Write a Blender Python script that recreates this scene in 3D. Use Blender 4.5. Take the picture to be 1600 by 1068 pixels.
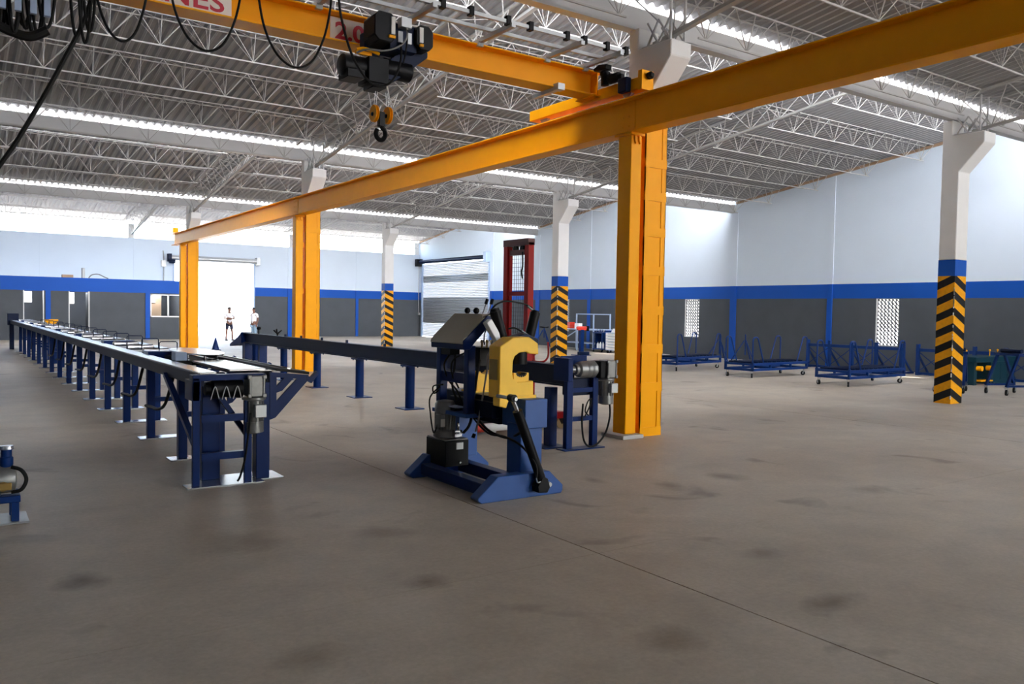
import bpy, bmesh, math, random
from math import radians, sin, cos, pi, sqrt, atan2
from mathutils import Vector, Matrix

random.seed(7)
for o in list(bpy.data.objects):
    bpy.data.objects.remove(o)
SC = bpy.context.scene
COL = SC.collection

EXPOSURE = 2.1
SKY_STRENGTH = 1.0
SUN_ENERGY = 18.0
SUN_DIR = (-0.28, 0.52, -0.80)   # the way the light travels
FDOOR = (11.0, 25.0, 5.4)          # big doorway in the front wall behind the camera: x0, x1, height

# ------------------------------------------------------------------ camera
cam_d = bpy.data.cameras.new('camera')
cam_d.sensor_width = 36.0
cam_d.lens = 1286.4 / 1600 * 36.0
cam_d.clip_start = 0.05
cam_d.clip_end = 400
cam = bpy.data.objects.new('camera', cam_d)
COL.objects.link(cam)
def cam_axes(yaw, pitch, roll):
    cy, sy, cp, sp = cos(yaw), sin(yaw), cos(pitch), sin(pitch)
    f = Vector((sy*cp, cy*cp, sp)); r = Vector((cy, -sy, 0)); u = r.cross(f)
    c, s = cos(roll), sin(roll)
    return c*r + s*u, -s*r + c*u, f
r_, u_, f_ = cam_axes(radians(34.566), radians(-2.131), radians(0.964))
cam.matrix_world = Matrix(((r_.x, u_.x, -f_.x, 0), (r_.y, u_.y, -f_.y, 0), (r_.z, u_.z, -f_.z, 1.8), (0, 0, 0, 1)))
SC.camera = cam

# ------------------------------------------------------------------ light and exposure
SC.view_settings.view_transform = 'Standard'
SC.view_settings.look = 'None'
SC.view_settings.gamma = 1.0
SC.view_settings.use_curve_mapping = False
SC.view_settings.exposure = EXPOSURE
world = bpy.data.worlds.new('sky')
SC.world = world
world.use_nodes = True
wn = world.node_tree.nodes
bg = wn['Background']
sky = wn.new('ShaderNodeTexSky')
sky.sky_type = 'NISHITA'
sky.sun_disc = False
sky.sun_elevation = radians(58)
sky.sun_rotation = radians(150)
sky.altitude = 300
sky.air_density = 1.0
sky.dust_density = 2.5
haze = wn.new('ShaderNodeMix'); haze.data_type = 'RGBA'
haze.inputs['Factor'].default_value = 0.55
haze.inputs['B'].default_value = (1.0, 0.97, 0.93, 1)      # bright hazy sky
world.node_tree.links.new(sky.outputs['Color'], haze.inputs['A'])
world.node_tree.links.new(haze.outputs['Result'], bg.inputs['Color'])
bg.inputs['Strength'].default_value = SKY_STRENGTH
sun_d = bpy.data.lights.new('sun', 'SUN')
sun_d.energy = SUN_ENERGY
sun_d.angle = radians(0.6)
sun_d.color = (1.0, 0.95, 0.88)
sun = bpy.data.objects.new('sun', sun_d)
COL.objects.link(sun)
sun.rotation_euler = Vector(SUN_DIR).to_track_quat('-Z', 'Y').to_euler()
SC.cycles.max_bounces = 10
SC.cycles.diffuse_bounces = 7
SC.cycles.glossy_bounces = 4
SC.cycles.transmission_bounces = 4
SC.cycles.transparent_max_bounces = 8
SC.cycles.sample_clamp_indirect = 6.0
SC.cycles.caustics_reflective = False
SC.cycles.caustics_refractive = False
SC.cycles.use_denoising = True

# ------------------------------------------------------------------ materials
def srgb(r, g, b):
    def c(x):
        x /= 255.0
        return x/12.92 if x <= 0.04045 else ((x+0.055)/1.055)**2.4
    return (c(r), c(g), c(b), 1.0)

def new_mat(name):
    m = bpy.data.materials.new(name)
    m.use_nodes = True
    nt = m.node_tree
    return m, nt, nt.nodes['Principled BSDF']

def paint(name, col, rough=0.5, metal=0.0, var=0.12, scale=3.0, spec=0.5, bump=0.0, bscale=60.0):
    """painted / plain surface with faint mottling"""
    m, nt, b = new_mat(name)
    b.inputs['Roughness'].default_value = rough
    b.inputs['Metallic'].default_value = metal
    b.inputs['Specular IOR Level'].default_value = spec
    tc = nt.nodes.new('ShaderNodeTexCoord')
    nz = nt.nodes.new('ShaderNodeTexNoise')
    nz.inputs['Scale'].default_value = scale
    nz.inputs['Detail'].default_value = 5
    nt.links.new(tc.outputs['Object'], nz.inputs['Vector'])
    mx = nt.nodes.new('ShaderNodeMix'); mx.data_type = 'RGBA'
    d = tuple(c*(1-var) for c in col[:3]) + (1,)
    l = tuple(min(1, c*(1+var)) for c in col[:3]) + (1,)
    mx.inputs['A'].default_value = d
    mx.inputs['B'].default_value = l
    nt.links.new(nz.outputs['Fac'], mx.inputs['Factor'])
    nt.links.new(mx.outputs['Result'], b.inputs['Base Color'])
    if bump > 0:
        n2 = nt.nodes.new('ShaderNodeTexNoise'); n2.inputs['Scale'].default_value = bscale
        nt.links.new(tc.outputs['Object'], n2.inputs['Vector'])
        bp = nt.nodes.new('ShaderNodeBump'); bp.inputs['Strength'].default_value = bump
        bp.inputs['Distance'].default_value = 0.01
        nt.links.new(n2.outputs['Fac'], bp.inputs['Height'])
        nt.links.new(bp.outputs['Normal'], b.inputs['Normal'])
    return m

M = {}
M['white_wall'] = paint('white_wall_paint', (0.585, 0.665, 0.755, 1), 0.75, spec=0.3, var=0.05, scale=0.7, bump=0.15, bscale=25)
M['grey_wall'] = paint('grey_wall_paint', (0.072, 0.081, 0.092, 1), 0.75, spec=0.25, var=0.14, scale=1.5, bump=0.2, bscale=25)
M['blue_wall'] = paint('blue_wall_paint', (0.004, 0.072, 0.37, 1), 0.6, spec=0.25, var=0.08, scale=1.0)
M['white_concrete'] = paint('white_painted_concrete', (0.66, 0.655, 0.64, 1), 0.7, var=0.06, scale=2, bump=0.1)
M['white_steel'] = paint('white_truss_paint', (0.43, 0.425, 0.41, 1), 0.55, var=0.05, spec=0.2)
M['roof'] = paint('roof_sheet_steel', (0.33, 0.33, 0.335, 1), 0.5, metal=0.1, var=0.08, scale=0.8)
M['gutter'] = paint('gutter_paint', (0.52, 0.52, 0.52, 1), 0.5, var=0.06)
M['yellow'] = paint('crane_yellow_paint', (0.90, 0.375, 0.001, 1), 0.45, var=0.06, scale=4, spec=0.14)
M['press_yellow'] = paint('press_yellow_paint', (0.92, 0.54, 0.045, 1), 0.42, spec=0.3, var=0.10, scale=9)
M['navy'] = paint('navy_paint', (0.0028, 0.018, 0.095, 1), 0.34, spec=0.14, var=0.15, scale=6)
M['navy_lit'] = paint('press_lit_blue_paint', (0.018, 0.075, 0.26, 1), 0.42, spec=0.35, var=0.15, scale=6)  # lightened navy for the press's lit parts, light put into the colour
M['slot_shade_brown'] = paint('shadowed_slot_paint', (0.30, 0.19, 0.02, 1), 0.5)
M['red_dark'] = paint('dark_red_paint', (0.10, 0.012, 0.018, 1), 0.45)
M['white_shirt'] = paint('white_shirt', (0.80, 0.79, 0.80, 1), 0.85, var=0.04)
M['navy_dark'] = paint('dark_navy_paint', (0.003, 0.009, 0.034, 1), 0.42, spec=0.14, var=0.15, scale=6)
M['cart_blue'] = paint('cart_blue_paint', (0.003, 0.026, 0.13, 1), 0.45, spec=0.2, var=0.12)
M['teal'] = paint('teal_paint', (0.003, 0.030, 0.048, 1), 0.5, spec=0.2)
M['black'] = paint('black_paint', (0.004, 0.004, 0.005, 1), 0.45, spec=0.16)
M['rubber'] = paint('black_rubber', (0.007, 0.007, 0.007, 1), 0.62, spec=0.2)
M['grey_motor'] = paint('motor_grey_cast', (0.20, 0.20, 0.195, 1), 0.38, metal=0.5, var=0.2, scale=20)
M['steel'] = paint('bright_steel', (0.55, 0.56, 0.58, 1), 0.22, metal=0.9, var=0.08, scale=12)
M['galv'] = paint('galvanised_steel', (0.40, 0.41, 0.41, 1), 0.4, metal=0.6, var=0.1, scale=9)
M['red'] = paint('red_lift_paint', (0.34, 0.005, 0.007, 1), 0.4, spec=0.2, var=0.08)
M['bright_red'] = paint('bright_red_paint', (0.62, 0.04, 0.02, 1), 0.4)
M['white'] = paint('white_enamel', (0.78, 0.78, 0.77, 1), 0.35, var=0.03)
M['light_blue'] = paint('pale_blue_paint', (0.35, 0.45, 0.62, 1), 0.45)
M['panel'] = paint('console_khaki_grey', (0.38, 0.34, 0.25, 1), 0.5, var=0.05)
M['sign_white'] = paint('sign_white', (0.75, 0.72, 0.66, 1), 0.5, var=0.04)
M['sign_red'] = paint('sign_red', (0.50, 0.02, 0.045, 1), 0.5, var=0.03)
M['wood'] = paint('brown_board', (0.36, 0.24, 0.15, 1), 0.6, var=0.15)
M['tan_wheel'] = paint('tan_wheel', (0.42, 0.32, 0.16, 1), 0.5)
M['skin'] = paint('skin', (0.19, 0.085, 0.055, 1), 0.55, var=0.05)
M['hair'] = paint('dark_hair', (0.012, 0.009, 0.008, 1), 0.6)
M['shirt'] = paint('pale_shirt', (0.74, 0.72, 0.78, 1), 0.85, var=0.05)
M['dark_shorts'] = paint('navy_shorts', (0.02, 0.025, 0.06, 1), 0.85)
M['jeans'] = paint('light_denim', (0.24, 0.36, 0.48, 1), 0.85, var=0.12, scale=14)
M['lattice'] = paint('grey_lattice_block', (0.10, 0.105, 0.115, 1), 0.8)
M['concrete_plinth'] = paint('grey_grout', (0.42, 0.41, 0.38, 1), 0.8)
M['yard'] = paint('pale_yard_concrete', (0.50, 0.48, 0.45, 1), 0.85, var=0.08, scale=0.4)
M['brass'] = paint('brass_fitting', (0.45, 0.30, 0.10, 1), 0.3, metal=0.7)
M['grey_hose'] = paint('grey_hose', (0.16, 0.16, 0.155, 1), 0.5)

def floor_material():
    m, nt, b = new_mat('worn_concrete_floor')
    N, L = nt.nodes.new, nt.links.new
    geo = N('ShaderNodeNewGeometry')
    def noise(scale, detail=6, rough=0.55, dist=0.0, vec=None):
        n = N('ShaderNodeTexNoise'); n.inputs['Scale'].default_value = scale
        n.inputs['Detail'].default_value = detail; n.inputs['Roughness'].default_value = rough
        n.inputs['Distortion'].default_value = dist
        L(vec or geo.outputs['Position'], n.inputs['Vector']); return n
    def ramp(src, stops):
        r = N('ShaderNodeValToRGB')
        e = r.color_ramp.elements
        e[0].position, e[0].color = stops[0]
        e[1].position, e[1].color = stops[-1]
        for p, c in stops[1:-1]:
            k = e.new(p); k.color = c
        L(src, r.inputs['Fac']); return r
    def mul(a, bb, fac=1.0, mode='MULTIPLY'):
        x = N('ShaderNodeMix'); x.data_type = 'RGBA'; x.blend_type = mode
        x.inputs['Factor'].default_value = fac
        L(a, x.inputs['A']); L(bb, x.inputs['B']); return x.outputs['Result']
    big = noise(0.30, 5, 0.6, 0.6)
    base = ramp(big.outputs['Fac'], [(0.3, (0.365, 0.305, 0.235, 1)), (0.55, (0.455, 0.395, 0.315, 1)), (0.75, (0.53, 0.475, 0.395, 1))])
    mid = noise(1.7, 8, 0.65, 0.3)
    midr = ramp(mid.outputs['Fac'], [(0.28, (0.80, 0.79, 0.78, 1)), (0.6, (1.05, 1.05, 1.05, 1))])
    col = mul(base.outputs['Color'], midr.outputs['Color'])
    fine = noise(26, 6, 0.7)
    finer = ramp(fine.outputs['Fac'], [(0.25, (0.86, 0.86, 0.86, 1)), (0.7, (1.08, 1.08, 1.08, 1))])
    col = mul(col, finer.outputs['Color'])
    # rubbed dark spots
    sp = noise(1.15, 3, 0.5, 0.8)
    spr = ramp(sp.outputs['Fac'], [(0.63, (1, 1, 1, 1)), (0.73, (0.66, 0.64, 0.63, 1))])
    col = mul(col, spr.outputs['Color'])
    # oil stains with their own places
    wob = noise(3.2, 4, 0.6)
    for (sx, sy, rx, ry, k) in STAINS:
        sub = N('ShaderNodeVectorMath'); sub.operation = 'SUBTRACT'
        L(geo.outputs['Position'], sub.inputs[0]); sub.inputs[1].default_value = (sx, sy, 0)
        dv = N('ShaderNodeVectorMath'); dv.operation = 'DIVIDE'
        L(sub.outputs[0], dv.inputs[0]); dv.inputs[1].default_value = (rx, ry, 1)
        ln = N('ShaderNodeVectorMath'); ln.operation = 'LENGTH'; L(dv.outputs[0], ln.inputs[0])
        ad = N('ShaderNodeMath'); ad.operation = 'MULTIPLY_ADD'
        L(wob.outputs['Fac'], ad.inputs[0]); ad.inputs[1].default_value = 1.6; L(ln.outputs['Value'], ad.inputs[2])
        rr = ramp(ad.outputs[0], [(0.9, (k*0.98, k*0.93, k*0.88, 1)), (1.0, (1, 1, 1, 1))])
        mp = N('ShaderNodeMapRange'); mp.inputs['From Min'].default_value = 0.75; mp.inputs['From Max'].default_value = 2.0
        L(ad.outputs[0], mp.inputs['Value'])
        rr.color_ramp.elements[0].position = 0.15
        L(mp.outputs['Result'], rr.inputs['Fac'])
        col = mul(col, rr.outputs['Color'])
    L(col, b.inputs['Base Color'])
    rgh = ramp(mid.outputs['Fac'], [(0.3, (0.46, 0.46, 0.46, 1)), (0.7, (0.62, 0.62, 0.62, 1))])
    L(rgh.outputs['Color'], b.inputs['Roughness'])
    b.inputs['Specular IOR Level'].default_value = 0.45
    bp = N('ShaderNodeBump'); bp.inputs['Strength'].default_value = 0.12; bp.inputs['Distance'].default_value = 0.01
    L(fine.outputs['Fac'], bp.inputs['Height']); L(bp.outputs['Normal'], b.inputs['Normal'])
    return m
STAINS = [(0.72, 5.95, 0.16, 0.24, 0.42), (2.62, 4.75, 0.16, 0.14, 0.5), (4.62, 3.06, 0.30, 0.13, 0.5),
          (7.15, 6.15, 0.22, 0.26, 0.6), (5.75, 6.75, 0.12, 0.2, 0.62), (6.25, 6.1, 0.16, 0.2, 0.6),
          (1.55, 4.0, 0.2, 0.16, 0.66), (5.1, 4.0, 0.18, 0.14, 0.66), (3.3, 3.2, 0.25, 0.18, 0.66), (1.9, 6.3, 0.3, 0.3, 0.72),
          (2.9, 6.0, 0.25, 0.2, 0.72), (8.0, 4.9, 0.3, 0.2, 0.7), (1.0, 3.6, 0.3, 0.2, 0.7)]
M['floor'] = floor_material()

def chevron_material():
    """black and yellow hazard bands meeting at the column corner (flat paint)"""
    m, nt, b = new_mat('hazard_chevron_paint')
    N, L = nt.nodes.new, nt.links.new
    tc = N('ShaderNodeTexCoord'); sp = N('ShaderNodeSeparateXYZ'); L(tc.outputs['Object'], sp.inputs[0])
    a = N('ShaderNodeMath'); a.operation = 'ADD'; L(sp.outputs['X'], a.inputs[0]); L(sp.outputs['Y'], a.inputs[1])
    k = N('ShaderNodeMath'); k.operation = 'MULTIPLY_ADD'; L(a.outputs[0], k.inputs[0]); k.inputs[1].default_value = 0.47; L(sp.outputs['Z'], k.inputs[2])
    d = N('ShaderNodeMath'); d.operation = 'DIVIDE'; L(k.outputs[0], d.inputs[0]); d.inputs[1].default_value = 0.342
    o = N('ShaderNodeMath'); o.operation = 'ADD'; L(d.outputs[0], o.inputs[0]); o.inputs[1].default_value = 0.0
    fr = N('ShaderNodeMath'); fr.operation = 'FRACT'; L(o.outputs[0], fr.inputs[0])
    gt = N('ShaderNodeMath'); gt.operation = 'GREATER_THAN'; L(fr.outputs[0], gt.inputs[0]); gt.inputs[1].default_value = 0.52
    mx = N('ShaderNodeMix'); mx.data_type = 'RGBA'
    mx.inputs['A'].default_value = (0.76, 0.33, 0.006, 1); mx.inputs['B'].default_value = (0.008, 0.008, 0.010, 1); b.inputs['Specular IOR Level'].default_value = 0.2
    L(gt.outputs[0], mx.inputs['Factor'])
    nz = N('ShaderNodeTexNoise'); nz.inputs['Scale'].default_value = 14; nz.inputs['Detail'].default_value = 6
    L(tc.outputs['Object'], nz.inputs['Vector'])
    r = N('ShaderNodeValToRGB'); r.color_ramp.elements[0].position = 0.3; r.color_ramp.elements[0].color = (0.85, 0.85, 0.85, 1)
    r.color_ramp.elements[1].position = 0.6; L(nz.outputs['Fac'], r.inputs['Fac'])
    m2 = N('ShaderNodeMix'); m2.data_type = 'RGBA'; m2.blend_type = 'MULTIPLY'; m2.inputs['Factor'].default_value = 1
    L(mx.outputs['Result'], m2.inputs['A']); L(r.outputs['Color'], m2.inputs['B'])
    L(m2.outputs['Result'], b.inputs['Base Color']); b.inputs['Roughness'].default_value = 0.45
    return m
M['chevron'] = chevron_material()

def translucent(name, col, front):
    """milky sheet: part of the light passes, part is scattered back"""
    m = bpy.data.materials.new(name); m.use_nodes = True
    nt = m.node_tree; nt.nodes.remove(nt.nodes['Principled BSDF'])
    out = nt.nodes['Material Output']
    tl = nt.nodes.new('ShaderNodeBsdfTranslucent'); tl.inputs['Color'].default_value = col
    df = nt.nodes.new('ShaderNodeBsdfDiffuse'); df.inputs['Color'].default_value = col
    mx = nt.nodes.new('ShaderNodeMixShader'); mx.inputs[0].default_value = front
    nt.links.new(tl.outputs[0], mx.inputs[1]); nt.links.new(df.outputs[0], mx.inputs[2]); nt.links.new(mx.outputs[0], out.inputs[0])
    return m
M['skylight'] = translucent('skylight_sheet', (0.92, 0.94, 0.98, 1), 0.22)
M['slat_light'] = translucent('perforated_slat', (0.30, 0.32, 0.35, 1), 0.65)

def glass_mat():
    m, nt, b = new_mat('window_glass')
    b.inputs['Base Color'].default_value = (0.9, 0.95, 0.95, 1)
    b.inputs['Roughness'].default_value = 0.03
    b.inputs['Transmission Weight'].default_value = 1.0
    b.inputs['IOR'].default_value = 1.1
    return m
M['glass'] = glass_mat()

# ------------------------------------------------------------------ mesh building
def smooth_path(pts, n=6):
    P = [Vector(p) for p in pts]
    if len(P) < 3:
        return P
    out = []
    for i in range(len(P)-1):
        p0 = P[max(i-1, 0)]; p1 = P[i]; p2 = P[i+1]; p3 = P[min(i+2, len(P)-1)]
        for k in range(n):
            t = k/n
            out.append(0.5*((2*p1) + (p2-p0)*t + (2*p0-5*p1+4*p2-p3)*t*t + (3*p1-p0-3*p2+p3)*t**3))
    out.append(P[-1])
    return out

class MB:
    def __init__(self):
        self.v = []; self.f = []; self.m = []
    def add(self, verts, faces, mi=0):
        o = len(self.v)
        self.v += [tuple(p) for p in verts]
        self.f += [tuple(i+o for i in fc) for fc in faces]
        self.m += [mi]*len(faces)
        return self
    def box(self, x0, x1, y0, y1, z0, z1, mi=0):
        return self.add([(x0,y0,z0),(x1,y0,z0),(x1,y1,z0),(x0,y1,z0),(x0,y0,z1),(x1,y0,z1),(x1,y1,z1),(x0,y1,z1)],
                        [(0,3,2,1),(4,5,6,7),(0,1,5,4),(1,2,6,5),(2,3,7,6),(3,0,4,7)], mi)
    def prism(self, poly, axis, a0, a1, mi=0):
        n = len(poly)
        def P(p, a):
            return {'x': (a, p[0], p[1]), 'y': (p[0], a, p[1]), 'z': (p[0], p[1], a)}[axis]
        vs = [P(p, a0) for p in poly] + [P(p, a1) for p in poly]
        fs = [tuple(range(n-1, -1, -1)), tuple(range(n, 2*n))]
        fs += [(i, (i+1) % n, n+(i+1) % n, n+i) for i in range(n)]
        return self.add(vs, fs, mi)
    def bar(self, p, q, r, n=4, mi=0, r2=None, caps=True):
        p, q = Vector(p), Vector(q)
        d = q-p
        if d.length < 1e-6:
            return self
        d.normalize()
        a = Vector((0,0,1)) if abs(d.z) < 0.9 else Vector((1,0,0))
        u = d.cross(a).normalized(); w = d.cross(u)
        r2 = r if r2 is None else r2
        off = pi/4 if n == 4 else 0
        vs = []
        for c, rr in ((p, r), (q, r2)):
            for i in range(n):
                t = 2*pi*i/n + off
                vs.append(c + rr*(cos(t)*u + sin(t)*w))
        fs = [(i, (i+1) % n, n+(i+1) % n, n+i) for i in range(n)]
        if caps:
            fs += [tuple(range(n-1, -1, -1)), tuple(range(n, 2*n))]
        return self.add(vs, fs, mi)
    def beam(self, p, q, w, h, mi=0, up=(0,0,1)):
        """rectangular bar of width w and height h from p to q"""
        p, q = Vector(p), Vector(q)
        d = (q-p).normalized(); up = Vector(up)
        if abs(d.dot(up)) > 0.98:
            up = Vector((0,1,0))
        s = d.cross(up).normalized()*(w/2); t = s.cross(d).normalized()*(h/2)
        vs = [p-s-t, p+s-t, p+s+t, p-s+t, q-s-t, q+s-t, q+s+t, q-s+t]
        return self.add(vs, [(0,3,2,1),(4,5,6,7),(0,1,5,4),(1,2,6,5),(2,3,7,6),(3,0,4,7)], mi)
    def tube(self, pts, r, n=6, mi=0, smooth=5):
        P = smooth_path(pts, smooth) if smooth else [Vector(p) for p in pts]
        vs = []; prev = None
        for i, c in enumerate(P):
            d = (P[min(i+1, len(P)-1)] - P[max(i-1, 0)]).normalized()
            if prev is None:
                a = Vector((0,0,1)) if abs(d.z) < 0.9 else Vector((1,0,0))
                u = d.cross(a).normalized()
            else:
                u = prev - d*prev.dot(d)
                u = u.normalized() if u.length > 1e-5 else d.cross(Vector((0.3,0.5,0.8))).normalized()
            prev = u; w = d.cross(u)
            for k in range(n):
                t = 2*pi*k/n
                vs.append(c + r*(cos(t)*u + sin(t)*w))
        fs = []
        for i in range(len(P)-1):
            for k in range(n):
                fs.append((i*n+k, i*n+(k+1) % n, (i+1)*n+(k+1) % n, (i+1)*n+k))
        fs += [tuple(range(n-1, -1, -1)), tuple((len(P)-1)*n+k for k in range(n))]
        return self.add(vs, fs, mi)
    def lathe(self, prof, c, axis='z', n=20, mi=0):
        """prof: list of (radius, distance along axis)"""
        c = Vector(c); vs = []
        for r, h in prof:
            for k in range(n):
                t = 2*pi*k/n; a, b = r*cos(t), r*sin(t)
                vs.append(c + Vector({'z': (a,b,h), 'x': (h,a,b), 'y': (a,h,b)}[axis]))
        fs = []
        for i in range(len(prof)-1):
            for k in range(n):
                fs.append((i*n+k, i*n+(k+1) % n, (i+1)*n+(k+1) % n, (i+1)*n+k))
        fs += [tuple(range(n-1, -1, -1)), tuple((len(prof)-1)*n+k for k in range(n))]
        return self.add(vs, fs, mi)
    def ball(self, c, r, n=12, mi=0, sz=1.0):
        k = n//2
        return self.lathe([(max(1e-4, r*sin(pi*i/k)), -r*sz*cos(pi*i/k)) for i in range(k+1)], c, 'z', n, mi)
    def build(self, name, mats, parent=None, local=False, bevel=0.0, seg=1, smooth=True):
        me = bpy.data.meshes.new(name)
        off = Vector((0,0,0))
        if parent is not None and not local:
            off = Vector(parent['origin']) if 'origin' in parent else world_loc(parent)
        me.from_pydata([(x-off.x, y-off.y, z-off.z) for x, y, z in self.v], [], self.f)
        if not isinstance(mats, (list, tuple)):
            mats = [mats]
        for mm in mats:
            me.materials.append(M[mm] if isinstance(mm, str) else mm)
        me.polygons.foreach_set('material_index', self.m)
        bm = bmesh.new(); bm.from_mesh(me)
        bmesh.ops.recalc_face_normals(bm, faces=bm.faces)
        bm.to_mesh(me); bm.free()
        if smooth:
            me.shade_smooth()
            me.set_sharp_from_angle(angle=radians(38))
        o = bpy.data.objects.new(name, me)
        COL.objects.link(o)
        if parent is not None:
            o.parent = parent
        if bevel > 0:
            b = o.modifiers.new('edge', 'BEVEL'); b.width = bevel; b.segments = seg
            b.limit_method = 'ANGLE'; b.angle_limit = radians(40)
        return o

def world_loc(o):
    p = Vector(o.location)
    while o.parent is not None:
        o = o.parent; p = p + Vector(o.location)
    return p

def tag(o, label=None, cat=None, group=None, kind=None):
    if label: o['label'] = label
    if cat: o['category'] = cat
    if group: o['group'] = group
    if kind: o['kind'] = kind
    return o
def thing(name, label, cat, loc=(0,0,0), rotz=0.0, group=None):
    o = bpy.data.objects.new(name, None)
    o.empty_display_size = 0.2
    o.location = loc; o.rotation_euler = (0, 0, rotz)
    COL.objects.link(o)
    return tag(o, label, cat, group)
def struct(o):
    o['kind'] = 'structure'; return o
CH = {}
def kids(o):
    return [c for c in bpy.data.objects if c.parent == o]
def dup_tree(o, parent=None, cache={}):
    c = o.copy(); COL.objects.link(c)
    if parent is not None: c.parent = parent
    if o.name not in cache: cache[o.name] = kids(o)
    for ch in cache[o.name]:
        dup_tree(ch, c)
    return c

# ================================================================== THE SETTING
XR = 26.6                      # inner face of the right wall
XL = -9.6                      # inner face of the left wall (out of the frame)
YB = 49.85                     # inner face of the back wall
BAY = 13.6
GUT = [9.1, 22.7, 36.3, 49.9]  # gutter lines
def roof_z(y, g):
    return 6.432 + 0.132*(g - y)
BAYS = [-4.5, 9.1, 22.7, 36.3, 49.9]

# ---- floor slabs with open joints
fl = MB(); fl.box(XL-0.3, XR+0.3, -18.4, YB+0.3, -0.30, -0.045)
floor = struct(fl.build('floor', M['concrete_plinth']))
xs = [XL, -4.98, 4.02, 13.05, 22.05, XR]
ys = [-18.1, -8.95, 4.65, 13.7, 22.75, 31.8, 40.85, YB]
for i in range(len(xs)-1):
    for j in range(len(ys)-1):
        g, h = 0.006, 0.0015
        s = MB().box(xs[i]+g, xs[i+1]-g, ys[j]+h, ys[j+1]-h, -0.045, 0.0)
        s.build('slab', M['floor'], floor)
yard = MB().box(-60, 110, YB+0.3, 150, -0.32, -0.03)
yard.box(XR+0.3, 110, -60, YB+0.3, -0.32, -0.03)
struct(yard.build('floor_yard', M['yard']))

# ---- wall builder: cells between cut lines, with holes
def cells(mb, plane, c0, c1, us, zs, holes, mat_of):
    us = sorted(set(us)); zs = sorted(set(zs))
    for i in range(len(us)-1):
        for j in range(len(zs)-1):
            uc, zc = (us[i]+us[i+1])/2, (zs[j]+zs[j+1])/2
            if any(a < uc < b and c < zc < d for a, b, c, d in holes):
                continue
            if plane == 'x': mb.box(c0, c1, us[i], us[i+1], zs[j], zs[j+1], mat_of(zc))
            else: mb.box(us[i], us[i+1], c0, c1, zs[j], zs[j+1], mat_of(zc))
BAND0, BAND1 = 2.46, 2.98
def wall_mat(z):
    return 0 if z < BAND0 else (1 if z < BAND1 else 2)
WM = ['grey_wall', 'blue_wall', 'white_wall']

# ---- right wall
wins = [(24.53, 25.36), (15.55, 16.40), (33.45, 34.30)]
holes = [(a, b, 0.82, 2.46) for a, b in wins] + [(41.05, 49.40, 0.0, 4.93)]
w = MB()
us = [-18.1, YB] + [x for a, b in wins for x in (a, b)] + [41.05, 49.40]
cells(w, 'x', XR, XR+0.2, us, [0, 0.82, BAND0, BAND1, 4.93, 5.2], holes, wall_mat)
for k in range(len(GUT)+1):
    g = -4.5 + BAY*k
    w.prism([(g-BAY+0.3, 5.2), (g+0.3, 5.2), (g+0.3, 6.42), (g, 6.42), (g-BAY+0.3, 8.15)], 'x', XR, XR+0.2, 2)
wall_right = struct(w.build('wall_right', WM, smooth=False))
for i, y in enumerate([9.1, 13.6, 18.2, 22.67, 27.2, 31.85, 36.2, 40.75]):
    wide = 0.30 if i in (0, 3, 6) else 0.20
    ztop = 5.95 if i in (0, 3, 6) else 6.9
    MB().box(XR-0.05, XR+0.02, y-wide/2, y+wide/2, 0, BAND0+0.02, 0).box(XR-0.055, XR+0.02, y-wide/2, y+wide/2, BAND0+0.02, BAND1, 0) \
        .box(XR-0.025, XR+0.02, y-wide/2, y+wide/2, BAND1, ztop, 1).build('pilaster', ['blue_wall', 'white_wall'], wall_right, smooth=False)
# timber edge strip under the roof on that wall
for k in range(1, 5):
    g = GUT[k-1]
    t = MB().beam((XR-0.05, g-0.1, roof_z(g-0.1, g)-0.10), (XR-0.05, g-BAY+0.5, roof_z(g-BAY+0.5, g)-0.10), 0.07, 0.09)
    struct(t.build('trim_%d' % k, M['wood']))
# lattice-block windows
for k, (a, b) in enumerate(wins):
    f = MB()
    f.box(XR+0.02, XR+0.18, a, a+0.03, 0.82, 2.46).box(XR+0.02, XR+0.18, b-0.03, b, 0.82, 2.46)
    f.box(XR+0.02, XR+0.18, a, b, 0.82, 0.85).box(XR+0.02, XR+0.18, a, b, 2.43, 2.46)
    wn_ = struct(f.build('window_%d' % (k+1), M['white_concrete'], smooth=False))
    n_u, n_z = 6, 12
    du, dz = (b-a-0.06)/n_u, 1.58/n_z
    g = MB()
    for i in range(n_u+1):
        g.box(XR+0.06, XR+0.12, a+0.03+i*du-0.011, a+0.03+i*du+0.011, 0.85, 2.43)
    for j in range(n_z+1):
        g.box(XR+0.06, XR+0.12, a+0.03, b-0.03, 0.85+j*dz-0.011, 0.85+j*dz+0.011)
    for i in range(n_u):
        for j in range(n_z):
            y0, z0 = a+0.03+i*du, 0.85+j*dz
            g.beam((XR+0.09, y0, z0), (XR+0.09, y0+du, z0+dz), 0.04, 0.020, up=(1,0,0))
    g.build('lattice', 'lattice', wn_, smooth=False)['kind'] = 'stuff'

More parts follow.
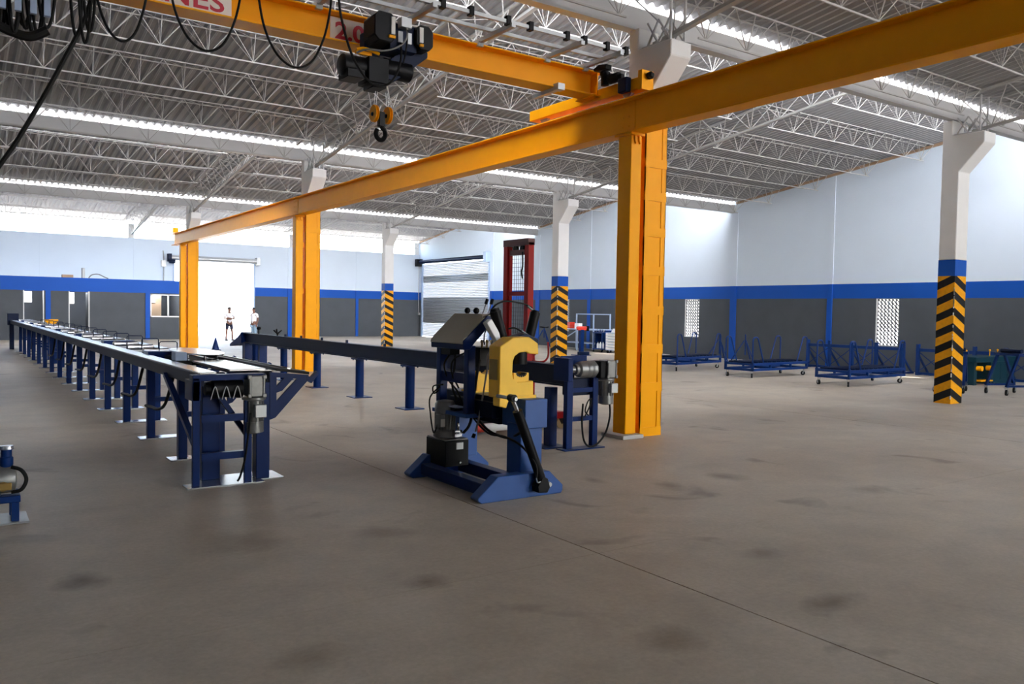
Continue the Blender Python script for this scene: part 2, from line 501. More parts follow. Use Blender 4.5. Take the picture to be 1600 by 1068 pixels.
# ---- back wall with the yard door, and open slot under the eave
w = MB()
oh = [(3.28, 3.76, 1.85, 2.42), (5.36, 5.74, 1.82, 2.42)]
dh = [(10.80, 15.35, 0.0, 4.42)]
cells(w, 'y', YB, YB+0.2, [XL-0.2, XR+0.2, 10.80, 15.35, 3.28, 3.76, 5.36, 5.74], [0, 1.82, 1.85, 2.42, BAND0, BAND1, 4.42, 5.52], oh+dh, wall_mat)
wall_back = struct(w.build('wall_back', WM, smooth=False))
for x, wide in [(17.58, 0.25), (22.05, 0.18), (-0.9, 0.2), (4.2, 0.2), (8.8, 0.3)]:
    p = MB()
    if x > 12: p.box(x-wide/2, x+wide/2, YB-0.05, YB+0.02, 0, BAND1, 0)
    p.box(x-wide/2, x+wide/2, YB-0.03, YB+0.02, BAND1 if x > 12 else 3.2, 5.5, 1)
    p.build('pilaster', ['blue_wall', 'white_wall'], wall_back, smooth=False)
# eave posts in the slot
for k, x in enumerate([-0.5, 8.55, 17.7, 26.4]):
    MB().box(x-0.15, x+0.15, YB+0.02, YB+0.18, 5.52, 6.3).build('eave_post', 'white_concrete', wall_back, smooth=False)
# door frame and raised roller shutter
d = MB().box(10.74, 10.82, YB-0.06, YB+0.2, 0, 4.42).box(15.33, 15.41, YB-0.06, YB+0.2, 0, 4.42)
door1 = struct(d.build('door_1', M['light_blue'], smooth=False))
MB().lathe([(0.16, 0), (0.16, 5.0)], (10.6, YB-0.22, 4.52), 'x', 16).build('roller_drum', 'galv', door1)
MB().box(15.42, 15.62, YB-0.42, YB, 4.30, 4.74).build('drum_bracket', 'galv', door1, smooth=False)
MB().box(10.42, 10.6, YB-0.42, YB, 4.30, 4.74).lathe([(0.12, 0), (0.12, 0.3)], (10.45, YB-0.5, 4.3), 'x', 12).build('drum_motor', 'navy_dark', door1)

# ---- left and front walls (outside the frame)
w = MB()
cells(w, 'x', XL-0.2, XL, [-18.1, YB], [0, BAND0, BAND1, 5.5], [], wall_mat)
for k in range(len(GUT)+1):
    g = -4.5 + BAY*k
    w.prism([(g-BAY+0.3, 5.5), (g+0.3, 5.5), (g+0.3, 6.42), (g, 6.42), (g-BAY+0.3, 8.15)], 'x', XL-0.2, XL, 2)
struct(w.build('wall_left', WM, smooth=False))
w = MB()
cells(w, 'y', -18.3, -18.1, [XL-0.2, XR+0.2, FDOOR[0], FDOOR[1]], [0, BAND0, BAND1, FDOOR[2], 8.2], [(FDOOR[0], FDOOR[1], 0, FDOOR[2])], wall_mat)
struct(w.build('wall_front', WM, smooth=False))

# ---- roof sheets
for k in range(len(GUT)+1):
    g = -4.5 + BAY*k
    y0, y1 = g-BAY+0.05, g+0.06
    z0, z1 = roof_z(y0, g), roof_z(y1, g)
    r = MB(); vs = []; fs = []
    pitch = 0.2; n = int((XR+0.3-XL)/pitch)
    for i in range(n):
        x = XL-0.1+i*pitch
        for dx, dz in ((0, 0.027), (0.08, 0.027), (0.12, -0.027), (0.165, -0.027)):
            vs.append((x+dx, y0, z0+dz)); vs.append((x+dx, y1, z1+dz))
    for i in range(len(vs)//2-1):
        fs.append((2*i, 2*i+1, 2*i+3, 2*i+2))
    r.add(vs, fs)
    struct(r.build('ceiling' if k == 0 else 'ceiling.%03d' % k, M['roof'], smooth=False))

# the glazing starts at CLX, unseen blank boards added further left to hold back light
# ---- gutters and clerestory glazing over them
for k, g in enumerate([-4.5] + GUT[:3]):
    CLX = 7.5 if k == 0 else 0.9
    t = MB().box(XL, XR, g, g+0.03, 5.98, 6.28).box(XL, XR, g, g+0.17, 5.96, 5.99).box(XL, XR, g+0.14, g+0.17, 5.98, 6.28)
    struct(t.build('trim_%d' % (10+k), M['gutter'], smooth=False))
    fr = MB().box(XL, XR, g+0.10, g+0.18, 6.26, 6.30).box(XL, XR, g+0.10, g+0.18, 8.02, 8.10).box(XL, CLX, g+0.15, g+0.18, 6.3, 8.05)
    for i in range(11):
        x = CLX + 0.05 + i*(XR-CLX-0.1)/10
        fr.box(x-0.03, x+0.03, g+0.15, g+0.18, 6.3, 8.05)
    wn_ = struct(fr.build('window_%d' % (10+k), M['gutter'], smooth=False))
    struct(MB().add([(CLX, g+0.14, 6.30), (XR, g+0.14, 6.30), (XR, g+0.14, 8.03), (CLX, g+0.14, 8.03)], [(0, 1, 2, 3)]).build('pane', M['skylight'], wn_, smooth=False))

# ---- office built into the corner by the yard door
YO = 46.7
w = MB()
OM = ['grey_wall', 'blue_wall', 'white_wall']
def omat(z): return 0 if z < 2.44 else 1
oholes = [(3.14, 4.04, 0, 2.44), (5.11, 6.06, 0, 2.44), (8.93, 10.6, 1.18, 2.39)]
cells(w, 'y', YO, YO+0.15, [XL, 10.72, 3.14, 4.04, 5.11, 6.06, 8.93, 10.6], [0, 1.18, 2.39, 2.44, 3.12], oholes, omat)
cells(w, 'x', 10.57, 10.72, [YO+0.15, YB], [0, 2.44, 3.12], [], omat)
w.box(XL, 10.57, YO+0.15, YB, 3.0, 3.1, 2)
cells(w, 'x', 4.5, 4.6, [YO+0.15, YB], [0, 3.0], [], lambda z: 0)
cells(w, 'x', 7.6, 7.7, [YO+0.15, YB], [0, 3.0], [], lambda z: 2)
office = struct(w.build('wall_office', OM, smooth=False))
for x0, x1 in ((4.10, 4.32), (8.69, 8.91), (-0.6, -0.38)):
    MB().box(x0, x1, YO-0.05, YO+0.02, 0, 2.44).build('pilaster', 'blue_wall', office, smooth=False)
f = MB().box(8.93, 10.6, YO-0.02, YO+0.1, 1.18, 1.24).box(8.93, 10.6, YO-0.02, YO+0.1, 2.33, 2.39)
for x in (8.93, 9.80, 10.54):
    f.box(x, x+0.06, YO-0.02, YO+0.1, 1.18, 2.39)
win = struct(f.build('window_4', M['white'], smooth=False))
struct(MB().box(8.99, 10.54, YO+0.04, YO+0.05, 1.24, 2.33).build('pane', M['glass'], win, smooth=False))
bd = MB().box(9.02, 9.72, YO+1.2, YO+1.25, 1.0, 2.35)
struct(bd.build('notice_board', 'wood', win, smooth=False))
ply = MB().prism([(9.05, 1.95), (9.42, 1.95), (9.38, 2.12), (9.22, 2.28), (9.05, 2.33)], 'y', YO+1.15, YO+1.19)
struct(ply.build('paper_sheet', 'white', win, smooth=False))
for k, (x0, x1) in enumerate(((3.14, 4.04), (5.11, 6.06))):
    d = MB().box(x0, x0+0.05, YO-0.01, YO+0.16, 0, 2.44).box(x1-0.05, x1, YO-0.01, YO+0.16, 0, 2.44)
    struct(d.build('door_%d' % (3+k), M['galv'], smooth=False))
# open door leaf in the second doorway
struct(MB().box(6.0, 6.05, YO+0.16, YO+1.0, 0.02, 2.4).build('door_5', M['grey_wall'], smooth=False))

for x in (9.2, 5.9, 3.4):  # fill lights added to brighten the office inside, no fitting modelled
    ld = bpy.data.lights.new('office_fill', 'POINT'); ld.energy = 45; ld.shadow_soft_size = 0.15; ld.color = (1, 0.95, 0.88)
    lo = bpy.data.objects.new('office_fill', ld); COL.objects.link(lo); lo.location = (x, 47.35, 2.7)
# ---- roller shutter in the right wall
sh = MB().box(XR-0.06, XR+0.12, 41.0, 41.14, 0, 4.93).box(XR-0.06, XR+0.12, 49.32, 49.46, 0, 4.93)
door2 = struct(sh.build('door_2', M['light_blue'], smooth=False))
def slats(name, z0, z1, mat):
    n = int(round((z1-z0)/0.105)); h = (z1-z0)/n
    s = MB(); vs = []; fs = []
    prof = [(0.0, 0.0), (0.05, 0.18), (0.062, 0.5), (0.05, 0.82), (0.0, 1.0)]
    for i in range(n):
        for dx, t in prof:
            vs += [(XR+0.08-dx, 41.12, z0+(i+t)*h), (XR+0.08-dx, 49.34, z0+(i+t)*h)]
    for i in range(len(vs)//2-1):
        s.f.append((2*i, 2*i+1, 2*i+3, 2*i+2)); s.m.append(1 if (mat == 'slat_light' and i % 5 in (1, 2)) else 0)
    s.v = vs
    o = s.build(name, ['galv' if mat == 'galv' else 'gutter', 'slat_light'], door2, smooth=False); o['kind'] = 'stuff'
slats('perforated_slats', 0.03, 0.95, 'slat_light')
slats('solid_slats', 0.95, 2.62, 'galv')
slats('perforated_slats', 2.62, 3.62, 'slat_light')
slats('solid_slats', 3.62, 4.05, 'galv')
slats('perforated_slats', 4.05, 4.85, 'slat_light')
MB().lathe([(0.13, 0), (0.13, 8.2)], (XR-0.16, 41.3, 5.0), 'y', 14).build('roller_drum', 'navy_dark', door2)
MB().box(XR-0.36, XR, 40.95, 41.25, 4.7, 5.3).build('drum_bracket', 'light_blue', door2, smooth=False)
MB().box(XR-0.4, XR, 49.4, 49.75, 4.72, 5.2).build('drum_motor', 'black', door2, smooth=False)
MB().tube([(XR-0.1, 49.72, 4.72), (XR-0.1, 49.74, 3.0), (XR-0.1, 49.7, 1.6)], 0.02).box(XR-0.12, XR-0.02, 49.62, 49.78, 1.45, 1.6).build('pull_cord', 'galv', door2)

# ================================================================== ROOF STEELWORK
def make_joist(L, name):
    """triangular lattice joist along local X, top chords at z=0, bottom chord at z=-0.47"""
    root = thing(name, 'proto', 'roof joist')
    n = int(round(L/0.91)); p = L/n; D = 0.53; S = 0.16
    MB().beam((0.3, 0, -D), (L-0.3, 0, -D), 0.025, 0.025).build('bottom_chord', 'white_steel', root, local=True, smooth=False)
    for s in (-1, 1):
        MB().beam((0, s*S, 0), (L, s*S, 0), 0.022, 0.022).build('top_chord', 'white_steel', root, local=True, smooth=False)
    w = MB()
    for i in range(n):
        xb = (i+0.5)*p
        for s in (-1, 1):
            rw_ = 0.0095 if s < 0 else 0.0055
            w.bar((xb, 0, -D), (xb, s*S, 0), rw_, 4, caps=False)
            w.bar((xb, 0, -D), (i*p, s*S, 0), rw_, 4, caps=False)
            w.bar((xb, 0, -D), ((i+1)*p, s*S, 0), rw_, 4, caps=False)
        w.bar((i*p, -S, 0), (xb, S, 0), 0.006, 4, caps=False)
        w.bar((xb, S, 0), ((i+1)*p, -S, 0), 0.006, 4, caps=False)
    o = w.build('web_bars', 'white_steel', root, local=True, smooth=False); o['kind'] = 'stuff'
    return root
def make_truss(L):
    """main truss along local Y, inverted triangle; follows the roof slope"""
    root = thing('roof_truss', 'proto', 'roof truss')
    n = 14; p = L/n; D = 0.66; S = 0.40
    sl = -0.132
    def z(y): return sl*y
    MB().beam((0, 0.2, z(0.2)-D), (0, L-0.1, z(L-0.1)-D), 0.09, 0.05).build('bottom_chord', 'white_steel', root, local=True, smooth=False)
    for s in (-1, 1):
        MB().beam((s*S, 0, z(0)), (s*S, L, z(L)), 0.05, 0.05).build('top_chord', 'white_steel', root, local=True, smooth=False)
    w = MB()
    for i in range(n):
        yb = (i+0.5)*p
        for s in (-1, 1):
            w.bar((0, yb, z(yb)-D), (s*S, i*p, z(i*p)), 0.012, 4, caps=False)
            w.bar((0, yb, z(yb)-D), (s*S, (i+1)*p, z((i+1)*p)), 0.012, 4, caps=False)
        w.bar((-S, i*p, z(i*p)), (S, yb, z(yb)), 0.008, 4, caps=False)
        w.bar((S, yb, z(yb)), (-S, (i+1)*p, z((i+1)*p)), 0.008, 4, caps=False)
    o = w.build('web_bars', 'white_steel', root, local=True, smooth=False); o['kind'] = 'stuff'
    return root
XC1, XC2 = 8.53, 17.68     # column lines
spans = [(-0.55, XC1-0.42, 'beside the hoist'), (XC1+0.42, XC2-0.42, 'between yellow and striped columns'), (XC2+0.42, XR-0.05, 'beside the windowed wall')]
offs = [0.42, 2.05, 4.10, 6.10, 8.02, 9.98]
ordw = ['first', 'second', 'third', 'fourth', 'fifth', 'sixth', 'seventh']
gname = ['gutter above the hoist', 'second gutter', 'third gutter', 'back wall eave']
protos = {}
for k, g in enumerate(GUT):
    for i, o_ in enumerate(offs):
        y = g - o_
        if k == 0 and i > 3: continue
        for j, (x0, x1, where) in enumerate(spans):
            L = round(x1-x0, 3)
            lab = 'white lattice roof joist, %s from the %s, %s' % (ordw[i], gname[k], where)
            z = roof_z(y, g)-0.055
            if L not in protos:
                r = make_joist(L, 'roof_joist'); protos[L] = r
            else:
                r = dup_tree(protos[L])
            r.location = (x0, y, z)
            tag(r, lab, 'roof joist', 'lattice roof joists')
tp = None
for k, g in enumerate(GUT):
    for j, x in enumerate((XC1, XC2)):
        if tp is None: r = tp = make_truss(BAY-0.6)
        else: r = dup_tree(tp)
        y0 = g-BAY+0.45
        r.location = (x, y0, roof_z(y0, g)-0.10)
        tag(r, 'heavy white roof truss over the %s columns, sloping to the %s' % (('yellow', 'striped')[j], gname[k]), 'roof truss', 'main roof trusses')

# ================================================================== COLUMNS
def corbel_profile(z0=0.0):
    # (y, z) relative to the column front face
    return [(0.36, z0), (0.36, 5.96), (0.16, 5.96), (0.16, 5.64), (-0.50, 5.64), (-0.50, 5.42), (0.0, 4.87), (0.0, z0)]
def seat_bars(mb, xa, xb):
    for x in (xa, xb):
        for y0, y1 in ((-0.36, -0.12), (-0.12, 0.10), (0.10, -0.12), (-0.12, -0.36)):
            mb.bar((x, y0, 5.66), (x, y1, 6.0), 0.018, 4)
        mb.bar((x, -0.36, 5.66), (x, -0.36, 6.4), 0.022, 4)
    return mb
for k in range(3):
    yf = 9.0 + BAY*k
    where = ['by the wheeled carts and rack row', 'beside the red stacker mast', 'in front of the roller shutter'][k]
    c = thing('hazard_column', 'white concrete column with blue collar and hazard chevrons, %s' % where, 'column', (17.45, yf, 0), 0, 'striped concrete columns')
    MB().prism(corbel_profile(3.04), 'x', 0, 0.46).build('shaft', 'white_concrete', c, local=True, bevel=0.012, smooth=False)
    MB().box(0, 0.46, 0, 0.36, 2.70, 3.04).build('blue_collar', 'blue_wall', c, local=True, smooth=False)
    MB().box(0, 0.46, 0, 0.36, 0, 2.70).build('chevron_base', 'chevron', c, local=True, smooth=False)
    # chipped pale corner bead
    b = MB()
    rr = random.Random(k)
    for i in range(26):
        z = 0.1+rr.random()*2.45
        b.box(-0.004, 0.012, -0.004, 0.012, z, z+0.03+0.09*rr.random())
    b.build('worn_edge', 'white_concrete', c, local=True, smooth=False)['kind'] = 'stuff'
    seat_bars(MB().box(0.05, 0.41, -0.42, 0.14, 5.64, 5.67), 0.08, 0.38).build('truss_seat', 'gutter', c, local=True, smooth=False)
for k in range(3):
    yf = 8.85 + BAY*k
    where = ['beside the motor end of the rail conveyor', 'behind the far end of the rail conveyor', 'next to the yard doorway'][k]
    c = thing('jacketed_column', 'concrete column clad in yellow plates below and white above, %s' % where, 'column', (8.345, yf-0.06, 0), 0, 'yellow clad columns')
    MB().prism([(y+0.06, z) for y, z in corbel_profile(4.6)], 'x', 0.015, 0.42).build('shaft', 'white_concrete', c, local=True, bevel=0.012, smooth=False)
    MB().box(0.012, 0.412, 0.012, 0.36, 0, 4.78).build('jacket', 'yellow', c, local=True, smooth=False)
    for dx in (0, 0.335):
        MB().box(dx, dx+0.09, 0, 0.02, 0.0, 4.78).box(dx if dx == 0 else dx+0.078, dx+0.012 if dx == 0 else dx+0.09, 0, 0.09, 0, 4.78).build('corner_angle', 'yellow', c, local=True, smooth=False)
    for z in (0.0, 0.66, 1.22, 1.78, 2.36, 2.92, 3.44, 3.92, 4.5):
        MB().box(0.0, 0.425, -0.006, 0.02, z, z+0.13).box(-0.004, 0.02, 0, 0.37, z, z+0.13).build('batten_plate', 'yellow', c, local=True, smooth=False)
    seat_bars(MB().box(0.06, 0.38, -0.38, 0.2, 5.64, 5.67), 0.08, 0.36).build('truss_seat', 'gutter', c, local=True, smooth=False)
    s = thing('runway_post', 'yellow steel box post carrying the runway beam, %s' % where, 'post', (8.06, yf-0.06, 0), 0, 'runway posts')
    MB().box(0, 0.205, 0, 0.27, 0.055, 4.34).build('post_box', 'yellow', s, local=True, bevel=0.012, seg=2)
    MB().box(-0.04, 0.23, -0.04, 0.31, 4.34, 4.37).build('cap_plate', 'yellow', s, local=True, smooth=False)
    p = MB().box(-0.14, 0.255, -0.12, 0.36, 0, 0.055); p.build('grout_plinth', 'concrete_plinth', s, local=True, bevel=0.006, smooth=False)
    g = MB()
    for xx in (0.06, 0.14): g.prism([(xx-0.01, 4.34), (xx+0.01, 4.34), (xx+0.01, 4.22), (xx-0.01, 4.26)], 'y', -0.03, 0.0)
    g.build('gusset', 'yellow', s, local=True, smooth=False)
    MB().box(0.203, 0.270, 0.17, 0.185, 0.06, 4.3).build('gap_filler', 'yellow', s, local=True, smooth=False)  # added filler: stops light through the gap so it looks like a dark slot
    for z in (0.9, 2.2, 3.5):
        MB().box(0.205, 0.272, 0.10, 0.2, z, z+0.14).build('tie_plate', 'yellow', s, local=True, smooth=False)

# ================================================================== CRANE
rw = thing('runway_beam', 'long yellow steel runway beam crossing the hall on yellow posts', 'crane beam', (8.13, 0, 0))
def ibeam(mb, axis, a0, a1, c, z0, z1, hw, tf, tw):
    P = [(c-hw, z0), (c+hw, z0), (c+hw, z0+tf), (c+tw, z0+tf), (c+tw, z1-tf), (c+hw, z1-tf), (c+hw, z1), (c-hw, z1), (c-hw, z1-tf), (c-tw, z1-tf), (c-tw, z0+tf), (c-hw, z0+tf)]
    return mb.prism(P, axis, a0, a1)
for a, b in ((-4.0, 8.80), (8.803, 22.4), (22.403, 37.4)):
    ibeam(MB(), 'y', a, b, 8.13, 4.37, 4.86, 0.14, 0.022, 0.012).build('beam_length', 'yellow', rw, bevel=0.004, smooth=False)
MB().box(8.11, 8.15, -4.0, 37.2, 4.86, 4.905).build('crane_rail', 'yellow', rw, smooth=False)
for y in (8.8, 22.4):
    MB().box(8.108, 8.119, y-0.02, y+0.45, 4.42, 4.82).build('splice_plate', 'yellow', rw, smooth=False)
    for dy in (0.10, 0.22):
        for z in (4.48, 4.62, 4.76):
            MB().lathe([(0.014, -0.012), (0.014, 0)], (8.107, y+dy, z), 'x', 6).build('bolt', 'yellow', rw, smooth=False)
MB().box(8.02, 8.24, 37.2, 37.3, 4.905, 5.12).build('end_stop', 'yellow', rw, smooth=False)

br = thing('bridge_girder', 'yellow overhead crane girder with white name plates and hoist', 'crane bridge', (4.0, 9.66, 5.0))
ibeam(MB(), 'x', -8.6, 8.12, 9.66, 5.02, 5.38, 0.16, 0.022, 0.014).build('girder', 'yellow', br, bevel=0.004, smooth=False)
MB().box(8.00, 8.02, 9.50, 9.82, 5.02, 5.38).build('end_plate', 'yellow', br, smooth=False)
MB().box(7.9, 8.26, 9.45, 9.88, 4.995, 5.02).build('seat_plate', 'yellow', br, smooth=False)
ec = MB().box(8.03, 8.23, 8.62, 11.25, 4.955, 5.115)
ec = ec.build('end_carriage', 'yellow', br, bevel=0.006, smooth=False)
for y in (8.95, 10.95):
    MB().lathe([(0.085, -0.03), (0.1, -0.03), (0.1, -0.022), (0.085, -0.022), (0.085, 0.022), (0.1, 0.022), (0.1, 0.03), (0.05, 0.03)], (8.13, y, 4.99), 'x', 18).build('travel_wheel', 'galv', ec)
MB().box(8.02, 8.24, 8.56, 8.64, 4.93, 5.20).build('buffer_plate', 'yellow', ec, smooth=False)
MB().lathe([(0.03, 0), (0.05, -0.02), (0.055, -0.07), (0.03, -0.10)], (8.13, 8.56, 5.12), 'y', 14).build('buffer', 'rubber', ec)
dm = MB().box(7.93, 8.03, 8.78, 8.97, 4.93, 5.14)
dm = dm.build('gearbox', 'navy_dark', br, bevel=0.02, seg=2)
MB().lathe([(0.055, 0), (0.07, 0.02), (0.07, 0.20), (0.055, 0.22)], (7.97, 8.97, 5.18), 'y', 16).box(7.94, 8.0, 8.9, 9.0, 5.1, 5.2).build('drive_motor', 'black', dm)
MB().lathe([(0.06, 0), (0.06, 0.13), (0.075, 0.15), (0.075, 0.19), (0.05, 0.21)], (7.93, 9.24, 5.10), 'z', 16).build('brake', 'black', dm)
MB().prism([(9.16, 5.31), (9.42, 5.33), (9.44, 5.37), (9.30, 5.41), (9.14, 5.38)], 'x', 7.86, 7.98).build('connection_box', 'black', dm, bevel=0.01)
# under-girder limit switch bar
MB().beam((7.25, 9.44, 5.00), (7.25, 10.05, 4.99), 0.07, 0.06).box(7.2, 7.32, 9.40, 9.52, 4.97, 5.06).build('limit_switch_bar', 'galv', br, smooth=False)
# festoon arms and rails
for x in (-0.84, 0.29, 1.42, 2.55, 3.68, 4.81, 5.94, 7.07, 7.77):
    a = MB().box(x-0.03, x+0.03, 8.70, 9.66, 5.385, 5.44)
    a.build('festoon_arm', 'galv', br, smooth=False)
    MB().box(x-0.04, x+0.04, 9.47, 9.53, 5.34, 5.40).build('beam_clip', 'galv', br, smooth=False)
for y, x1 in ((9.18, 8.05), (8.78, 7.98)):
    MB().box(-6, x1, y-0.022, y+0.022, 5.44, 5.485).build('festoon_rail', 'galv', br, smooth=False)
for i, x in enumerate((4.3, 4.95, 5.35, 5.9, 6.25, 6.85, 7.15, 7.55, 7.9)):
    MB().box(x-0.03, x+0.03, 8.74, 8.82, 5.42, 5.53).build('rail_clamp', 'black', br, smooth=False)

def text_mesh(txt, size, name, mat, parent, loc, rot, ext=0.0015, xscale=1.0, bold=0.0):
    cu = bpy.data.curves.new(name, 'FONT'); cu.body = txt; cu.size = size; cu.extrude = ext; cu.offset = bold
    cu.align_x = 'LEFT'; cu.resolution_u = 4
    tmp = bpy.data.objects.new(name+'_curve', cu); COL.objects.link(tmp)
    dg = bpy.context.evaluated_depsgraph_get(); dg.update()
    me = bpy.data.meshes.new_from_object(tmp.evaluated_get(dg))
    me.transform(Matrix.Diagonal((xscale, 1, 1, 1)))
    bpy.data.objects.remove(tmp); bpy.data.curves.remove(cu)
    me.materials.clear(); me.materials.append(M[mat])
    o = bpy.data.objects.new(name, me); COL.objects.link(o)
    o.parent = parent
    o.location = Vector(loc)-world_loc(parent); o.rotation_euler = rot
    return o
# plates lie on the web face of the girder (web front face y = 9.646)
YW = 9.646
p1 = MB().box(0.45, 2.70, YW-0.012, YW, 5.06, 5.345).build('name_plate', 'sign_white', br, smooth=False)
tag(p1, 'white plate with red CRANES lettering')
text_mesh('CRANES', 0.30, 'lettering', 'sign_red', p1, (1.21, YW-0.014, 5.105), (pi/2, 0, 0), xscale=1.27, bold=0.004)
p2 = MB().box(3.88, 4.75, YW-0.012, YW, 5.06, 5.345).build('capacity_plate', 'sign_white', br, smooth=False)
tag(p2, 'white plate with red 2.0 figures')
text_mesh('2.0', 0.28, 'lettering', 'sign_red', p2, (3.94, YW-0.014, 5.10), (pi/2, 0, 0), xscale=1.15, bold=0.008)

# hoist trolley
h = thing('hoist', 'black electric hoist trolley hanging on the yellow crane girder', 'hoist', (4.45, 9.35, 4.9))
def octbox(mb, x0, x1, y0, y1, z0, z1, c=0.06):
    return mb.prism([(x0+c, z0), (x1-c, z0), (x1, z0+c), (x1, z1-c), (x1-c, z1), (x0+c, z1), (x0, z1-c), (x0, z0+c)], 'y', y0, y1)
octbox(MB(), 4.18, 4.46, 9.02, 9.34, 4.97, 5.32).build('control_cabinet', 'black', h, bevel=0.012)
octbox(MB(), 4.74, 4.98, 9.04, 9.34, 4.97, 5.27).build('motor_cabinet', 'black', h, bevel=0.012)
MB().box(4.42, 4.78, 9.10, 9.44, 4.93, 5.24).box(4.2, 4.9, 9.34, 9.49, 4.9, 5.15).build('trolley_frame', 'navy_dark', h, bevel=0.008)
MB().box(4.39, 4.44, 9.0, 9.02, 5.07, 5.27).build('label_strip', 'sign_white', h, smooth=False)
MB().box(4.78, 4.83, 9.02, 9.04, 5.05, 5.23).build('label_strip', 'sign_white', h, smooth=False)
MB().box(4.36, 4.44, 8.99, 9.02, 5.02, 5.05).build('warning_mark', 'yellow', h, smooth=False)
MB().box(4.78, 4.83, 9.01, 9.04, 5.0, 5.03).build('warning_mark', 'yellow', h, smooth=False)
MB().box(4.52, 4.66, 9.0, 9.12, 5.18, 5.30).build('cable_entry_box', 'galv', h, bevel=0.006)
MB().box(4.52, 4.58, 9.08, 9.10, 5.02, 5.15).box(4.64, 4.70, 9.08, 9.10, 5.02, 5.15).build('grey_relay', 'galv', h, smooth=False)
hm = MB().lathe([(0.10, 0), (0.13, 0.02), (0.13, 0.30), (0.10, 0.33)], (3.86, 9.28, 4.68), 'x', 20)
hm.box(3.90, 4.12, 9.14, 9.42, 4.52, 4.62).box(4.16, 4.42, 9.12, 9.44, 4.50, 4.80)
hm.build('hoist_motor', 'black', h, bevel=0.006)
MB().box(4.22, 4.40, 9.14, 9.42, 4.45, 4.52).build('limit_box', 'black', h, bevel=0.008)
MB().lathe([(0.09, 0), (0.12, 0.01), (0.12, 0.36), (0.09, 0.38)], (4.42, 9.30, 4.74), 'x', 20).build('rope_drum', 'black', h)
MB().prism([(4.40, 4.60), (4.55, 4.58), (5.0, 4.95), (5.0, 5.02), (4.75, 5.02), (4.5, 4.86)], 'y', 9.22, 9.36).build('side_arm', 'navy_dark', h, bevel=0.008)
MB().tube([(4.60, 9.02, 5.2), (4.58, 8.98, 5.05), (4.48, 8.97, 4.93), (4.3, 9.0, 4.85), (4.1, 9.05, 4.84), (4.0, 9.12, 4.8)], 0.012).build('grey_cable', 'grey_hose', h)
MB().tube([(4.0, 9.12, 4.84), (4.1, 9.1, 4.86), (4.28, 9.1, 4.83)], 0.02).box(4.0, 4.2, 9.13, 9.17, 4.80, 4.84).build('yellow_bracket', 'yellow', h, smooth=False)
MB().tube([(4.60, 9.0, 5.15), (4.59, 9.0, 4.95), (4.56, 9.02, 4.75)], 0.011).build('control_cable', 'rubber', h)

hk = thing('hook_block', 'crane hook block with two yellow sheaves under the black hoist', 'hook', (4.40, 9.28, 4.1))
for x in (4.31, 4.49):
    MB().lathe([(0.03, -0.022), (0.100, -0.022), (0.105, -0.014), (0.08, 0), (0.105, 0.014), (0.100, 0.022), (0.03, 0.022)], (x, 9.28, 4.17), 'x', 24).build('sheave', 'yellow', hk)
MB().lathe([(0.025, -0.13), (0.025, 0.13)], (4.40, 9.28, 4.16), 'x', 12).box(4.36, 4.44, 9.245, 9.315, 4.02, 4.20).build('cross_head', 'black', hk, bevel=0.008)
pts = [(4.40, 9.28, 4.05), (4.40, 9.28, 4.02), (4.445, 9.28, 3.985), (4.455, 9.28, 3.925), (4.43, 9.28, 3.875), (4.385, 9.28, 3.862), (4.345, 9.28, 3.89), (4.333, 9.28, 3.94), (4.350, 9.28, 3.985)]
MB().tube(pts, 0.029, 8).build('hook', 'black', hk)
MB().beam((4.355, 9.28, 3.98), (4.42, 9.28, 4.02), 0.014, 0.025).build('safety_latch', 'galv', hk, smooth=False)
for x in (4.295, 4.325, 4.475, 4.505):
    MB().bar((x, 9.28, 4.22), (4.40+(x-4.40)*0.75, 9.28, 4.44), 0.004, 5).build('wire_rope', 'galv', hk)

fc = thing('festoon_cable', 'black festoon power cable looping below the crane girder', 'cable', (3.0, 8.85, 5.43))
def loop(x0, x1, zb, y=8.86, zt=5.42):
    xm = (x0+x1)/2; w_ = (x1-x0)/2
    return [(x0, y, zt), (x0+0.05*w_, y, zt-0.3*(zt-zb)), (x0+0.22*w_, y, zb+0.35*(zt-zb)), (xm-0.45*w_, y, zb+0.10*(zt-zb)), (xm, y, zb), (xm+0.45*w_, y, zb+0.09*(zt-zb)), (x1-0.22*w_, y, zb+0.36*(zt-zb)), (x1-0.04*w_, y, zt-0.3*(zt-zb)), (x1, y, zt)]
for (x0, x1, zb) in ((1.16, 1.70, 4.36), (1.84, 2.60, 4.42), (2.74, 3.58, 4.42)):
    MB().tube(loop(x0, x1, zb), 0.013, 7).build('cable_loop', 'rubber', fc)
MB().tube([(3.66, 8.86, 5.42), (3.69, 8.86, 5.1), (3.82, 8.86, 4.7), (4.0, 8.87, 4.46), (4.15, 8.88, 4.39), (4.32, 8.9, 4.45), (4.45, 8.95, 4.62), (4.52, 9.0, 4.82), (4.54, 9.06, 5.0)], 0.014, 7).build('cable_loop', 'rubber', fc)
for x in (1.16, 1.77, 2.67, 3.62):
    MB().box(x-0.04, x+0.08, 8.77, 8.87, 5.38, 5.46).build('trolley', 'black', fc, smooth=False)

